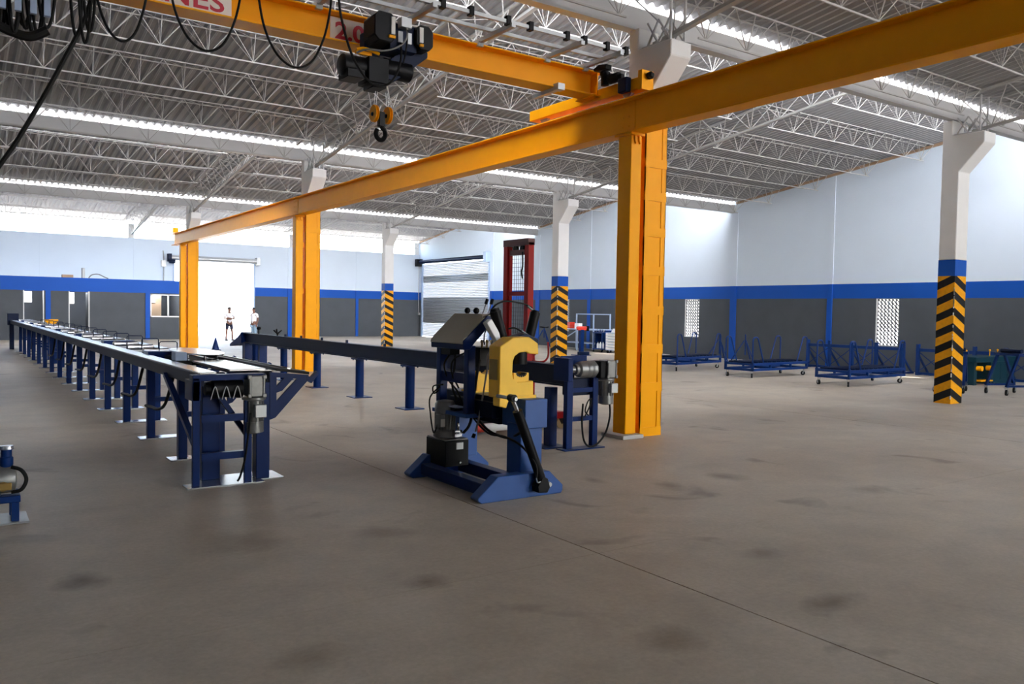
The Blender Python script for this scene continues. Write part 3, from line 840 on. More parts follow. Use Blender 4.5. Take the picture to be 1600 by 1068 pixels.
cb = thing('cable_bundle', 'gathered bundle of black crane cables by pale trolley housings', 'cable bundle', (0.7, 8.85, 5.4))
rr = random.Random(4)
for i in range(9):
    x0 = 0.34 + 0.045*i; wd = 0.10+0.10*rr.random(); zb = 4.24 + 0.14*rr.random()
    MB().tube(loop(x0, x0+wd, zb, y=8.80+0.12*rr.random()), 0.014+0.006*rr.random(), 6).build('cable_loop', 'rubber', cb)
for x, zb in ((0.98, 4.33), (1.05, 4.28), (1.09, 4.4)):
    MB().tube(loop(x, x+0.13, zb, y=8.82+rr.random()*0.06), 0.015, 6).build('cable_loop', 'rubber', cb)
MB().tube([(0.36, 8.84, 4.32), (0.5, 8.86, 4.27), (0.66, 8.86, 4.25), (0.80, 8.84, 4.33)], 0.045, 8).build('strapped_loops', 'rubber', cb)
for x in (0.44, 0.56, 0.68, 0.79):
    MB().box(x-0.026, x+0.026, 8.70, 8.75, 4.42, 5.43).build('trolley_housing', 'light_blue', cb, smooth=False)
pc = MB().tube([(1.20, 8.88, 5.40), (1.19, 8.88, 4.85), (1.12, 8.88, 4.52), (0.96, 8.88, 4.14), (0.74, 8.88, 3.66), (0.45, 8.88, 3.10), (0.1, 8.88, 2.6), (-0.3, 8.88, 2.2)], 0.022, 7).build('pendant_cable', 'rubber')
tag(pc, 'thick black pendant cable slanting down beside the bundled crane cables', 'cable')

# ================================================================== MACHINES
def gearmotor(parent, x0, x1, y, zt, zb, zm, xc, prefix='geared_motor'):
    """worm gearbox with drooping motor"""
    g = MB().box(x0, x1, y-0.11, y+0.09, zb, zt)
    for x in (x0+0.005, x1-0.005):
        for z in (zb+0.012, zt-0.012):
            g.box(x-0.022, x+0.022, y-0.125, y-0.1, z-0.022, z+0.022)
    for x in (x0+0.01, x1-0.01):
        g.box(x-0.014, x+0.014, y-0.12, y-0.1, zb, zt)
    g = g.build('gearbox', 'grey_motor', parent, bevel=0.008)
    m = MB()
    prof = [(0.085, 0), (0.115, 0), (0.115, -0.02), (0.095, -0.03)]
    L = zb-zm
    m.lathe([(0.06, 0), (0.12, -0.01), (0.12, -0.035), (0.09, -0.045), (0.09, -L*0.68), (0.10, -L*0.68), (0.10, -L*0.96), (0.06, -L)], (xc, y, zb), 'z', 20)
    for i in range(16):
        t = 2*pi*i/16
        m.beam((xc+0.092*cos(t), y+0.092*sin(t), zb-0.05), (xc+0.092*cos(t), y+0.092*sin(t), zb-L*0.66), 0.006, 0.022, up=(cos(t), sin(t), 0))
    mm = m.build('motor', 'grey_motor', g)
    MB().box(xc-0.03, xc+0.09, y-0.15, y-0.085, zb-L*0.55, zb-L*0.2).build('terminal_box', 'galv', g, bevel=0.008)
    return g

# ------------------------------------------------- long measuring table with rollers
T = thing('roller_table', 'long navy roller table with polished steel rails on many legs', 'conveyor table', (2.5, 8.45, 0))
TX0, TX1, TZ = 2.08, 2.88, 1.14
MB().box(TX0, TX0+0.17, 8.5, 37.2, TZ-0.022, TZ).build('steel_rail', 'steel', T, bevel=0.004, smooth=False)
MB().box(TX0-0.01, TX0+0.05, 8.5, 37.2, TZ-0.14, TZ-0.022).build('side_channel', 'navy_dark', T, smooth=False)
MB().box(TX1-0.14, TX1, 8.7, 37.2, TZ-0.022, TZ).build('steel_rail', 'steel', T, bevel=0.004, smooth=False)
MB().box(TX1-0.06, TX1, 8.7, 37.2, TZ-0.14, TZ-0.022).build('side_channel', 'navy_dark', T, smooth=False)
MB().box(TX0+0.17, TX1-0.14, 11.6, 37.1, TZ-0.10, TZ-0.085).build('bed_plate', 'navy_dark', T, smooth=False)
# cross plates, rollers and hoops
y = 11.9; i = 0
while y < 36.6:
    MB().box(TX0+0.17, TX1-0.14, y, y+0.32, TZ-0.06, TZ-0.015 if i % 3 else TZ+0.035).build('cross_plate', 'galv' if i % 3 else 'navy', T, smooth=False)
    MB().lathe([(0.03, 0), (0.055, 0.02), (0.042, 0.2), (0.055, 0.38), (0.03, 0.4)], (2.29, y+0.62, TZ+0.0), 'x', 12).build('roller', 'steel', T)
    if y < 30:
        hp = [(TX0+0.4, y+0.45, TZ-0.02), (TX0+0.4, y+0.45, TZ+0.13), (TX0+0.42, y+0.45, TZ+0.15), (TX0+0.62, y+0.45, TZ+0.15), (TX0+0.64, y+0.45, TZ+0.13), (TX0+0.64, y+0.45, TZ-0.02)]
        MB().tube(hp, 0.008, 6, smooth=0).build('guide_hoop', 'navy_dark', T)
    y += 1.25; i += 1
# legs in pairs with foot plates
for i in range(15):
    y = 10.1 + 1.79*i
    for x in (2.23, 2.66):
        MB().box(x, x+0.10, y-0.05, y+0.05, 0.02, TZ-0.13).build('leg', 'navy', T, bevel=0.006, smooth=False)
    MB().box(2.13, 2.84, y-0.13, y+0.13, 0.0, 0.02).build('foot_plate', 'steel', T, smooth=False)
    MB().box(2.33, 2.66, y-0.03, y+0.03, 0.50, 0.56).build('cross_tie', 'navy', T, smooth=False)
    if i < 8:
        MB().tube([(2.2, y+0.1, 0.95), (2.19, y+0.45, 0.62), (2.2, y+0.9, 0.5), (2.2, y+1.35, 0.48), (2.2, y+1.7, 0.46)], 0.02, 6).build('cable_run', 'rubber', T)
# near end frame with winch roll and geared motor
for x0, x1, yy, zt in ((2.0, 2.07, 8.45, 1.09), (2.51, 2.585, 8.45, 0.87)):
    MB().box(x0, x1, yy-0.03, yy+0.02, 0.012, zt).build('leg', 'navy', T, bevel=0.005, smooth=False)
MB().box(2.66, 2.80, 8.52, 8.66, 0.012, 1.02).build('leg', 'navy', T, bevel=0.006, smooth=False)
MB().box(2.16, 2.34, 8.70, 8.84, 0.012, 1.02).build('leg', 'navy', T, bevel=0.006, smooth=False)
MB().box(1.94, 2.70, 8.36, 8.58, 0.0, 0.014).build('foot_plate', 'steel', T, smooth=False)
MB().box(2.1, 2.95, 8.5, 8.9, 0.0, 0.012).build('foot_plate', 'steel', T, smooth=False)
for z in (0.30, 0.68):
    MB().box(2.085, 2.50, 8.42, 8.49, z-0.035, z+0.035).build('cross_tie', 'navy', T, smooth=False)
MB().box(2.0, 2.72, 8.42, 8.56, 1.06, 1.118).build('end_plate', 'navy', T, bevel=0.004, smooth=False)
MB().box(2.0, 2.08, 8.42, 8.75, 0.86, 1.06).build('side_cheek', 'navy', T, bevel=0.004, smooth=False)
MB().beam((2.06, 8.6, 0.42), (2.06, 9.9, 1.02), 0.06, 0.05).build('brace', 'navy', T, smooth=False)
MB().beam((2.30, 8.62, 0.9), (2.62, 8.62, 0.42), 0.06, 0.05).build('brace', 'navy', T, smooth=False)
r = MB().lathe([(0.06, 0), (0.06, 0.05), (0.10, 0.07), (0.085, 0.2), (0.10, 0.33), (0.10, 0.36), (0.05, 0.38)], (2.14, 8.52, 0.965), 'x', 24)
r.build('winch_roll', 'black', T)
for k in range(3):
    x = 2.21+0.11*k
    MB().tube([(x-0.04, 8.41, 0.87), (x, 8.40, 1.0), (x+0.04, 8.41, 0.88)], 0.005, 5).build('lashing', 'galv', T)
gearmotor(T, 2.535, 2.695, 8.47, 1.10, 0.885, 0.50, 2.615)
MB().tube([(2.56, 8.40, 0.72), (2.53, 8.37, 0.5), (2.50, 8.38, 0.25), (2.46, 8.40, 0.08), (2.44, 8.42, 0.03)], 0.011, 6).build('motor_cable', 'rubber', T)
# top fittings at the near end
MB().box(2.42, 2.80, 8.66, 10.2, TZ-0.01, TZ+0.012).build('cover_plate', 'steel', T, bevel=0.004, smooth=False)
tp_ = MB()
P = []
for k in range(20):
    t = 2*pi*k/20
    P.append((2.72+0.27*cos(t), 11.3+0.95*sin(t)))
tp_.prism(P, 'z', TZ+0.055, TZ+0.07)
tp_.build('round_ended_plate', 'steel', T)
for x, y in ((2.46, 10.6), (2.62, 10.42), (2.80, 10.55), (2.50, 11.4), (2.92, 11.4)):
    MB().lathe([(0.03, 0), (0.03, 0.02), (0.016, 0.03), (0.016, 0.062)], (x, y, TZ-0.01), 'z', 12).build('plate_foot', 'steel', T)
MB().box(2.30, 2.44, 10.55, 10.75, TZ-0.01, TZ+0.09).build('stop_block', 'light_blue', T, bevel=0.006, smooth=False)
MB().box(2.46, 2.80, 10.4, 12.2, TZ-0.06, TZ-0.012).build('turn_bed', 'black', T, smooth=False)
# discharge board with bracket plates
MB().prism([(2.86, 1.165), (3.22, 1.115), (3.22, 1.085), (2.86, 1.135)], 'y', 8.50, 11.75).build('discharge_board', 'black', T, bevel=0.004, smooth=False)
MB().prism([(2.98, 1.152), (3.01, 1.148), (3.01, 1.162), (2.98, 1.166)], 'y', 8.50, 11.75).build('wear_strip', 'steel', T, smooth=False)
def bracket(y):
    b = MB()
    for poly in ([(2.80, 1.12), (3.22, 1.08), (3.22, 1.03), (2.92, 1.06), (2.80, 1.07)], [(2.80, 0.62), (2.86, 0.64), (3.22, 1.03), (3.10, 1.05), (2.86, 0.80), (2.80, 0.80)],
                 [(2.80, 0.80), (2.87, 0.80), (2.87, 1.07), (2.80, 1.07)], [(2.86, 0.90), (2.93, 0.92), (3.06, 1.055), (2.96, 1.06), (2.87, 0.97)]):
        b.prism(poly, 'y', y, y+0.03)
    b.build('bracket_plate', 'navy', T, smooth=False)
    MB().prism([(3.20, 1.02), (3.25, 0.99), (3.34, 1.10), (3.31, 1.12), (3.24, 1.05), (3.20, 1.08)], 'y', y-0.01, y+0.05).build('catch_hook', 'navy', T, smooth=False)
bracket(8.52); bracket(10.1); bracket(11.6)
# far end
MB().box(1.98, 2.36, 37.2, 37.5, 0.95, 1.40).box(2.36, 2.9, 37.2, 37.45, 0.9, 1.1).box(2.05, 2.2, 37.2, 37.45, 0, 0.95).box(2.7, 2.85, 37.2, 37.45, 0, 0.95).build('end_frame', 'navy_dark', T, bevel=0.01, smooth=False)
vb = MB().prism([(2.78, 1.14), (3.00, 1.14), (3.08, 1.22), (3.08, 1.28), (2.70, 1.28), (2.70, 1.22)], 'y', 30.9, 31.15)
vb = vb.build('stop_head', 'yellow', T, smooth=False)

# ------------------------------------------------- rail conveyor
R = thing('rail_conveyor', 'navy rail conveyor on round-plated posts with grey geared motor', 'conveyor', (6.95, 8.5, 0))
MB().prism([(6.86, 0.80), (7.04, 0.80), (7.04, 0.82), (6.97, 0.82), (6.97, 1.06), (7.04, 1.06), (7.04, 1.08), (6.86, 1.08), (6.86, 1.06), (6.93, 1.06), (6.93, 0.82), (6.86, 0.82)], 'y', 8.62, 23.2).build('beam', 'navy_dark', R, smooth=False)
for y in (11.05, 13.33, 15.54, 17.86, 20.1, 22.4):
    MB().lathe([(0.085, 0.015), (0.085, 0.77)], (6.95, y, 0), 'z', 14).build('post', 'navy', R)
    MB().box(6.75, 7.15, y-0.2, y+0.2, 0, 0.016).build('base_plate', 'navy', R, bevel=0.004, smooth=False)
    MB().box(6.82, 7.08, y-0.14, y+0.14, 0.77, 0.80).build('cap_plate', 'navy', R, smooth=False)
    b = MB()
    for dx in (-0.1, 0.1):
        for dy in (-0.1, 0.1):
            b.lathe([(0.013, 0.75), (0.013, 0.77)], (6.95+dx, y+dy, 0), 'z', 6)
    b.build('bolt_set', 'navy_dark', R)
for y in (9.9, 10.9, 12.2, 14.4, 16.2, 17.6, 18.9, 20.0):
    MB().box(6.93, 6.97, y-0.025, y+0.025, 1.08, 1.14).build('guide_pin', 'navy_dark', R, smooth=False)
MB().bar((6.95, 22.1, 1.08), (6.95, 22.1, 1.20), 0.018, 8).lathe([(0.04, 0), (0.06, 0.02), (0.06, 0.06), (0.04, 0.08)], (6.95, 22.1, 1.19), 'z', 12).build('sensor_post', 'black', R)
MB().bar((6.95, 20.6, 1.07), (6.95, 20.6, 1.14), 0.018, 6).bar((6.95, 20.6, 1.13), (6.83, 20.5, 1.22), 0.018, 6).bar((6.95, 20.6, 1.13), (7.06, 20.6, 1.22), 0.018, 6).bar((6.95, 20.6, 1.13), (6.98, 20.75, 1.24), 0.018, 6).build('cradle', 'black', R)
MB().prism([(23.2, 1.1), (23.5, 0.95), (24.3, 0.72), (24.3, 0.66), (23.4, 0.72), (23.2, 0.80)], 'x', 6.80, 7.10).build('tail_ramp', 'navy', R, smooth=False)
MB().box(6.85, 7.05, 23.0, 23.25, 0, 0.80).box(6.85, 7.05, 21.7, 21.85, 0.0, 0.8).box(6.9, 7.0, 21.8, 23.0, 0.30, 0.36).build('tail_leg', 'navy', R, smooth=False)
# motor end
MB().box(6.66, 6.76, 8.38, 8.46, 0.014, 0.95).build('leg', 'navy', R, bevel=0.005, smooth=False)
MB().box(7.10, 7.19, 8.38, 8.46, 0.014, 0.95).build('leg', 'navy', R, bevel=0.005, smooth=False)
MB().box(6.60, 6.72, 8.66, 8.80, 0.014, 0.80).build('leg', 'navy', R, bevel=0.005, smooth=False)
MB().box(6.58, 7.26, 8.30, 8.50, 0.0, 0.016).box(6.45, 6.85, 8.56, 8.92, 0, 0.015).build('base_plate', 'navy', R, bevel=0.004, smooth=False)
for z in (0.40, 0.78):
    MB().box(6.76, 7.10, 8.39, 8.45, z-0.03, z+0.03).build('cross_tie', 'navy', R, smooth=False)
MB().box(6.76, 7.14, 8.46, 8.62, 0.70, 0.93).build('drive_housing', 'navy_dark', R, bevel=0.01)
MB().box(6.64, 6.72, 8.34, 8.66, 0.90, 1.20).box(6.72, 7.15, 8.58, 8.62, 1.10, 1.22).build('bearing_plate', 'navy', R, bevel=0.006, smooth=False)
MB().lathe([(0.04, -0.06), (0.045, 0), (0.07, 0.01), (0.07, 0.05), (0.10, 0.07), (0.115, 0.16), (0.10, 0.17), (0.115, 0.20), (0.115, 0.24), (0.10, 0.25), (0.115, 0.28), (0.115, 0.32), (0.09, 0.34), (0.06, 0.40)], (6.78, 8.40, 1.05), 'x', 24).build('drive_roll', 'grey_motor', R)
MB().box(7.15, 7.25, 8.30, 8.50, 0.93, 1.16).build('coupling_guard', 'black', R, bevel=0.01)
gearmotor(R, 7.255, 7.41, 8.38, 1.165, 0.935, 0.57, 7.32)
MB().tube([(7.32, 8.3, 0.6), (7.33, 8.3, 0.42), (7.28, 8.32, 0.2), (7.15, 8.33, 0.06), (7.02, 8.34, 0.03), (6.93, 8.35, 0.12), (6.90, 8.36, 0.35), (6.92, 8.37, 0.6)], 0.013, 7).build('motor_cable', 'rubber', R)
MB().tube([(6.95, 8.37, 0.42), (7.03, 8.37, 0.55), (7.06, 8.37, 0.66), (7.0, 8.37, 0.62), (6.96, 8.37, 0.5), (7.02, 8.37, 0.44)], 0.009, 6).build('slack_cable', 'rubber', R)

# ------------------------------------------------- hydraulic press
P_ = thing('hydraulic_press', 'blue hydraulic press stand with yellow C-frame jaw and control console', 'press', (4.55, 7.1, 0))
def foot(y0, y1):
    MB().prism([(4.11, 0), (5.05, 0), (5.07, 0.03), (5.07, 0.08), (4.90, 0.235), (4.29, 0.235), (4.07, 0.05), (4.07, 0.03)], 'y', y0, y1).build('foot_plate', 'navy_lit', P_, bevel=0.006, smooth=False)
foot(6.42, 6.56); foot(7.78, 7.92)
for x in (4.20, 4.66):
    MB().box(x, x+0.12, 6.56, 7.78, 0.03, 0.15).build('base_beam', 'navy', P_, bevel=0.006, smooth=False)
MB().box(4.60, 4.86, 6.50, 6.74, 0.2, 0.70).build('post', 'navy_lit', P_, bevel=0.008, seg=2)
MB().box(4.62, 4.89, 6.46, 6.86, 0.66, 0.945).build('post_head', 'navy_lit', P_, bevel=0.008, seg=2)
MB().box(4.62, 4.86, 7.70, 7.94, 0.2, 0.70).build('post', 'navy_lit', P_, bevel=0.008, seg=2)
MB().box(4.58, 4.90, 6.86, 7.95, 0.66, 0.93).build('head_beam', 'navy_dark', P_, bevel=0.008)
MB().box(4.50, 4.6, 6.86, 7.7, 0.72, 0.88).build('hinge_bar', 'navy_dark', P_, bevel=0.006)
# yellow C-frame
cpoly = [(4.41, 0.955), (4.41, 1.46), (4.56, 1.545), (4.755, 1.55), (4.865, 1.485), (4.872, 1.375), (4.76, 1.385), (4.72, 1.405), (4.64, 1.395), (4.585, 1.36), (4.565, 1.31), (4.56, 1.19), (4.575, 1.14), (4.62, 1.105), (4.815, 1.115), (4.82, 0.96)]
MB().prism(cpoly, 'y', 6.60, 6.80).build('c_frame', 'press_yellow', P_, bevel=0.010, seg=2, smooth=False)
MB().box(4.405, 4.412, 6.64, 6.78, 1.13, 1.33).build('slot_shade', 'slot_shade_brown', P_, smooth=False)  # thin plate coloured brown as the shade inside the slot
MB().box(4.42, 4.84, 6.585, 6.605, 0.945, 0.975).build('weld_bead', 'press_yellow', P_, smooth=False)
MB().prism([(4.40, 0.88), (4.48, 0.86), (4.52, 0.96), (4.40, 0.96)], 'y', 6.58, 6.70).build('hinge_lug', 'press_yellow', P_, bevel=0.006, smooth=False)
def vee(x0, x1, y0, y1, z0, z1, d):
    n = 8; xm = (x0+x1)/2; w_ = (x1-x0)*0.34
    top = [(xm+w_*cos(pi*k/n), z1-d*sin(pi*k/n)) for k in range(n+1)]
    return MB().prism([(x0, z0), (x1, z0), (x1, z1)] + top + [(x0, z1)], 'y', y0, y1)
vee(4.59, 4.77, 6.62, 6.78, 1.105, 1.195, 0.03).build('lower_die', 'press_yellow', P_, smooth=False)
d = MB()
for k in range(7):
    a = pi*(k+0.5)/7
    d.box(4.68+0.055*cos(a)-0.008, 4.68+0.055*cos(a)+0.008, 6.615, 6.70, 1.195-0.03*sin(a)-0.012, 1.195-0.03*sin(a)+0.006)
d.build('die_teeth', 'black', P_, smooth=False)
vee(4.69, 4.93, 7.45, 7.62, 0.93, 1.15, 0.035).build('rear_die', 'press_yellow', P_, smooth=False)
MB().box(4.62, 4.95, 7.40, 7.66, 0.925, 0.945).build('rear_die_base', 'press_yellow', P_, smooth=False)
# pressing ram
MB().lathe([(0.085, 1.28), (0.085, 1.40)], (4.70, 6.70, 0), 'z', 18).build('ram_collar', 'black', P_)
# lifting cylinder beside the post
MB().bar((4.455, 6.36, 0.86), (4.775, 6.36, 0.13), 0.048, 16).build('lift_cylinder', 'black', P_)
MB().bar((4.40, 6.36, 0.98), (4.47, 6.36, 0.83), 0.022, 12).build('cylinder_rod', 'steel', P_)
MB().lathe([(0.035, -0.04), (0.035, 0.04)], (4.395, 6.36, 0.985), 'y', 14).build('rod_eye', 'black', P_)
MB().bar((4.40, 6.30, 0.98), (4.40, 6.62, 0.98), 0.018, 10).build('pivot_pin', 'galv', P_)
MB().prism([(4.69, 0.06), (4.80, 0.05), (4.83, 0.10), (4.80, 0.19), (4.74, 0.21), (4.68, 0.12)], 'y', 6.31, 6.42).build('cylinder_clevis', 'black', P_, bevel=0.006)
MB().lathe([(0.045, 0), (0.045, -0.06)], (4.83, 6.40, 0.125), 'y', 18).build('pivot_boss', 'navy_lit', P_)
MB().lathe([(0.026, 0), (0.022, -0.025)], (4.83, 6.34, 0.125), 'y', 14).build('pivot_bolt', 'galv', P_)
MB().tube([(4.70, 6.30, 0.17), (4.66, 6.29, 0.17), (4.64, 6.29, 0.22)], 0.008, 6).build('elbow_fitting', 'steel', P_)
# twin clamping cylinders
MB().bar((4.595, 6.98, 1.80), (4.70, 6.98, 1.47), 0.058, 18).bar((4.587, 6.98, 1.825), (4.595, 6.98, 1.80), 0.046, 14).build('clamp_cylinder', 'black', P_)
MB().bar((5.055, 6.92, 1.79), (4.975, 6.92, 1.50), 0.054, 18).bar((5.06, 6.92, 1.81), (5.055, 6.92, 1.79), 0.042, 14).build('clamp_cylinder', 'black', P_)
MB().prism([(4.60, 1.36), (5.02, 1.42), (5.02, 1.52), (4.86, 1.58), (4.62, 1.52)], 'y', 6.80, 6.94).build('clamp_bracket', 'navy_dark', P_, bevel=0.008)
# white manifold block
MB().beam((4.50, 6.98, 1.70), (4.68, 6.98, 1.44), 0.08, 0.075).build('manifold', 'white', P_, bevel=0.006)
MB().box(4.62, 4.70, 6.88, 6.95, 1.38, 1.46).lathe([(0.018, 0), (0.018, 0.07)], (4.68, 6.90, 1.47), 'x', 8).lathe([(0.016, 0), (0.016, 0.08)], (4.54, 6.90, 1.41), 'x', 8).build('valve_fitting', 'steel', P_, bevel=0.004)
MB().box(4.55, 4.80, 7.2, 7.5, 1.22, 1.42).build('valve_bank', 'black', P_, bevel=0.01)
for q in range(4):
    MB().lathe([(0.012, 0), (0.012, 0.05), (0.018, 0.05), (0.018, 0.08)], (4.57+0.06*q, 7.18, 1.42), 'z', 8).build('hose_union', 'brass' if q % 2 else 'steel', P_)
# console on two blue posts (operator side faces away along -X)
C0, C1 = 7.17, 7.82
for yy in (7.17, 7.74):
    MB().box(4.40, 4.49, yy, yy+0.09, 0.74, 1.44).build('console_post', 'navy', P_, bevel=0.008, seg=2)
MB().box(4.42, 4.48, 7.26, 7.74, 1.04, 1.15).build('console_rail', 'navy', P_, bevel=0.006)
MB().box(4.37, 4.60, 7.15, 7.86, 0.70, 0.74).build('shelf', 'navy_lit', P_, bevel=0.004, smooth=False)
MB().box(4.40, 4.52, 7.40, 7.70, 0.775, 0.79).build('shelf_plate', 'light_blue', P_, smooth=False)
MB().box(4.42, 4.50, 7.45, 7.65, 0.74, 0.775).build('shelf_packer', 'navy_dark', P_, smooth=False)
side = [(4.335, 1.40), (4.41, 1.40), (4.47, 1.47), (4.69, 1.69), (4.69, 1.735), (4.62, 1.755), (4.33, 1.49)]
MB().prism(side, 'y', C0-0.015, C0+0.02).prism(side, 'y', C1-0.02, C1+0.015).box(4.335, 4.40, C0, C1, 1.40, 1.46).build('console_cheek', 'navy', P_, bevel=0.006)
MB().prism([(4.315, 1.46), (4.33, 1.50), (4.615, 1.77), (4.70, 1.765), (4.69, 1.745), (4.63, 1.745), (4.345, 1.475), (4.335, 1.455)], 'y', C0-0.005, C1+0.005).build('console_lid', 'panel', P_, bevel=0.005)
MB().box(4.38, 4.50, 7.5, 7.7, 1.33, 1.40).build('junction_box', 'black', P_, bevel=0.006)
for yy in (7.42, 7.60):
    MB().bar((4.64, yy, 1.76), (4.645, yy, 1.79), 0.012, 8).ball((4.645, yy, 1.80), 0.034, 12).build('ball_knob', 'black', P_)
for yy, q in ((7.28, 0), (7.18, 1)):
    MB().bar((4.63, yy, 1.755), (4.66, yy-0.02, 1.87), 0.007, 8, 0).bar((4.66, yy-0.02, 1.87), (4.675, yy-0.03, 1.925), 0.018, 10, 1).build('lever', ['steel', 'black'], P_)
# power unit
MB().box(4.315, 4.60, 7.46, 7.88, 0.15, 0.425).build('oil_tank', 'black', P_, bevel=0.006, seg=2)
MB().box(4.445, 4.53, 7.455, 7.462, 0.33, 0.40).build('tank_plate', 'galv', P_, smooth=False)
MB().lathe([(0.012, 0), (0.012, -0.02)], (4.49, 7.46, 0.19), 'y', 10).build('drain_plug', 'steel', P_)
MB().box(4.32, 4.595, 7.47, 7.87, 0.425, 0.44).build('tank_lid', 'grey_motor', P_, bevel=0.004)
mt = MB().lathe([(0.10, 0.44), (0.125, 0.45), (0.125, 0.51), (0.10, 0.53), (0.10, 0.71), (0.112, 0.71), (0.112, 0.80), (0.09, 0.83), (0.04, 0.84)], (4.42, 7.66, 0), 'z', 24)
for i in range(20):
    t = 2*pi*i/20
    mt.beam((4.42+0.103*cos(t), 7.66+0.103*sin(t), 0.53), (4.42+0.103*cos(t), 7.66+0.103*sin(t), 0.705), 0.006, 0.02, up=(cos(t), sin(t), 0))
mt.build('pump_motor', 'grey_motor', P_)
MB().box(4.29, 4.35, 7.54, 7.64, 0.56, 0.70).build('terminal_box', 'grey_motor', P_, bevel=0.008)
MB().box(4.30, 4.345, 7.532, 7.542, 0.57, 0.65).build('motor_plate', 'sign_white', P_, smooth=False)
MB().box(4.44, 4.53, 7.48, 7.54, 0.455, 0.53).lathe([(0.014, 0), (0.014, 0.08)], (4.49, 7.50, 0.53), 'z', 8).lathe([(0.012, 0), (0.012, 0.09)], (4.44, 7.47, 0.50), 'x', 8).build('pump_valve', 'steel', P_, bevel=0.004)
# hoses
def hose(pts, r=0.012, mat='rubber', name='hose'):
    MB().tube(pts, r, 7).build(name, mat, P_)
hose([(4.53, 7.46, 0.50), (4.58, 7.40, 0.62), (4.56, 7.3, 0.95), (4.55, 7.22, 1.2), (4.56, 7.2, 1.3)], 0.016)
hose([(4.52, 7.40, 0.95), (4.54, 7.3, 0.75), (4.60, 7.1, 0.58), (4.68, 6.95, 0.52), (4.63, 6.7, 0.55), (4.56, 6.4, 0.66), (4.55, 6.33, 0.70)], 0.014)
hose([(4.50, 7.40, 0.9), (4.52, 7.26, 0.7), (4.58, 7.05, 0.55), (4.55, 6.7, 0.56), (4.58, 6.45, 0.5), (4.64, 6.3, 0.34), (4.645, 6.29, 0.22)], 0.011)
hose([(4.54, 6.90, 1.41), (4.50, 6.95, 1.36), (4.56, 7.06, 1.2), (4.53, 7.08, 0.95), (4.50, 7.1, 0.72), (4.47, 7.12, 0.56)], 0.010, 'grey_hose')
hose([(4.46, 7.12, 0.54), (4.44, 7.12, 0.50)], 0.02)
hose([(4.60, 7.18, 1.45), (4.58, 7.14, 1.58), (4.66, 7.08, 1.72), (4.60, 7.0, 1.80)], 0.007)
hose([(4.62, 7.05, 1.70), (4.58, 7.02, 1.82), (4.70, 6.98, 1.90), (4.92, 6.95, 1.88), (5.02, 6.93, 1.84)], 0.009)
MB().bar((4.96, 6.93, 1.86), (5.03, 6.925, 1.81), 0.012, 8).bar((4.53, 7.1, 1.74), (4.58, 7.02, 1.78), 0.012, 8).bar((4.87, 6.90, 1.60), (4.95, 6.9, 1.56), 0.012, 8).build('hose_ferrule', 'steel', P_)
hose([(4.74, 6.95, 1.62), (4.80, 6.92, 1.63), (4.90, 6.90, 1.58)], 0.009)
hose([(4.44, 7.5, 1.34), (4.42, 7.48, 1.2), (4.44, 7.55, 1.0), (4.47, 7.5, 0.85)], 0.012)
hose([(4.46, 7.6, 1.36), (4.40, 7.66, 1.22), (4.44, 7.62, 1.05), (4.47, 7.5, 0.95), (4.5, 7.42, 0.8)], 0.010)
hose([(4.48, 7.36, 1.36), (4.42, 7.5, 1.28), (4.41, 7.52, 1.15), (4.46, 7.45, 0.98)], 0.010)
hose([(4.30, 7.6, 0.60), (4.26, 7.62, 0.5), (4.24, 7.66, 0.7), (4.30, 7.78, 0.86), (4.4, 7.74, 0.98)], 0.008)
hose([(4.42, 7.76, 0.95), (4.36, 7.8, 0.9), (4.34, 7.78, 0.98), (4.42, 7.7, 1.0)], 0.008)
hose([(4.78, 7.30, 1.30), (4.86, 7.2, 1.18), (4.9, 7.1, 1.0)], 0.010)

# ------------------------------------------------- red stacker behind the press
S_ = thing('pallet_stacker', 'red manual stacker with tall mesh mast behind the press', 'stacker', (7.3, 10.4, 0))
for y in (10.05, 10.62):
    MB().prism([(7.20, y), (7.30, y), (7.30, y+0.025), (7.225, y+0.025), (7.225, y+0.075), (7.30, y+0.075), (7.30, y+0.10), (7.20, y+0.10)], 'z', 0.08, 2.84).build('mast_channel', 'red', S_, smooth=False)
for y in (10.155, 10.58):
    MB().box(7.225, 7.275, y, y+0.035, 0.10, 2.76).build('inner_channel', 'red', S_, smooth=False)
MB().box(7.19, 7.31, 10.05, 10.72, 2.80, 2.90).build('top_beam', 'red_dark', S_, smooth=False)
MB().box(7.22, 7.28, 10.19, 10.58, 2.66, 2.74).build('inner_head', 'red_dark', S_, smooth=False)
MB().lathe([(0.05, 0), (0.05, 0.04)], (7.23, 10.28, 2.76), 'x', 14).build('chain_pulley', 'black', S_)
MB().lathe([(0.05, 0), (0.05, 0.04)], (7.23, 10.46, 2.76), 'x', 14).build('chain_pulley', 'black', S_)
MB().box(7.22, 7.31, 10.06, 10.70, 2.04, 2.10).build('cross_member', 'red', S_, smooth=False)
MB().box(7.22, 7.31, 10.06, 10.70, 0.9, 0.97).build('cross_member', 'red', S_, smooth=False)
ms = MB()
for i in range(9):
    y = 10.15+0.057*i
    ms.bar((7.29, y, 0.95), (7.29, y, 2.80), 0.003, 4, caps=False)
for j in range(30):
    z = 0.98+0.0625*j
    ms.bar((7.29, 10.14, z), (7.29, 10.63, z), 0.003, 4, caps=False)
ms.build('wire_mesh', 'black', S_, smooth=False)['kind'] = 'stuff'
MB().tube([(7.2, 10.21, 2.70), (7.2, 10.20, 2.5), (7.2, 10.23, 2.4), (7.2, 10.2, 2.3)], 0.012, 5).build('chain', 'black', S_)
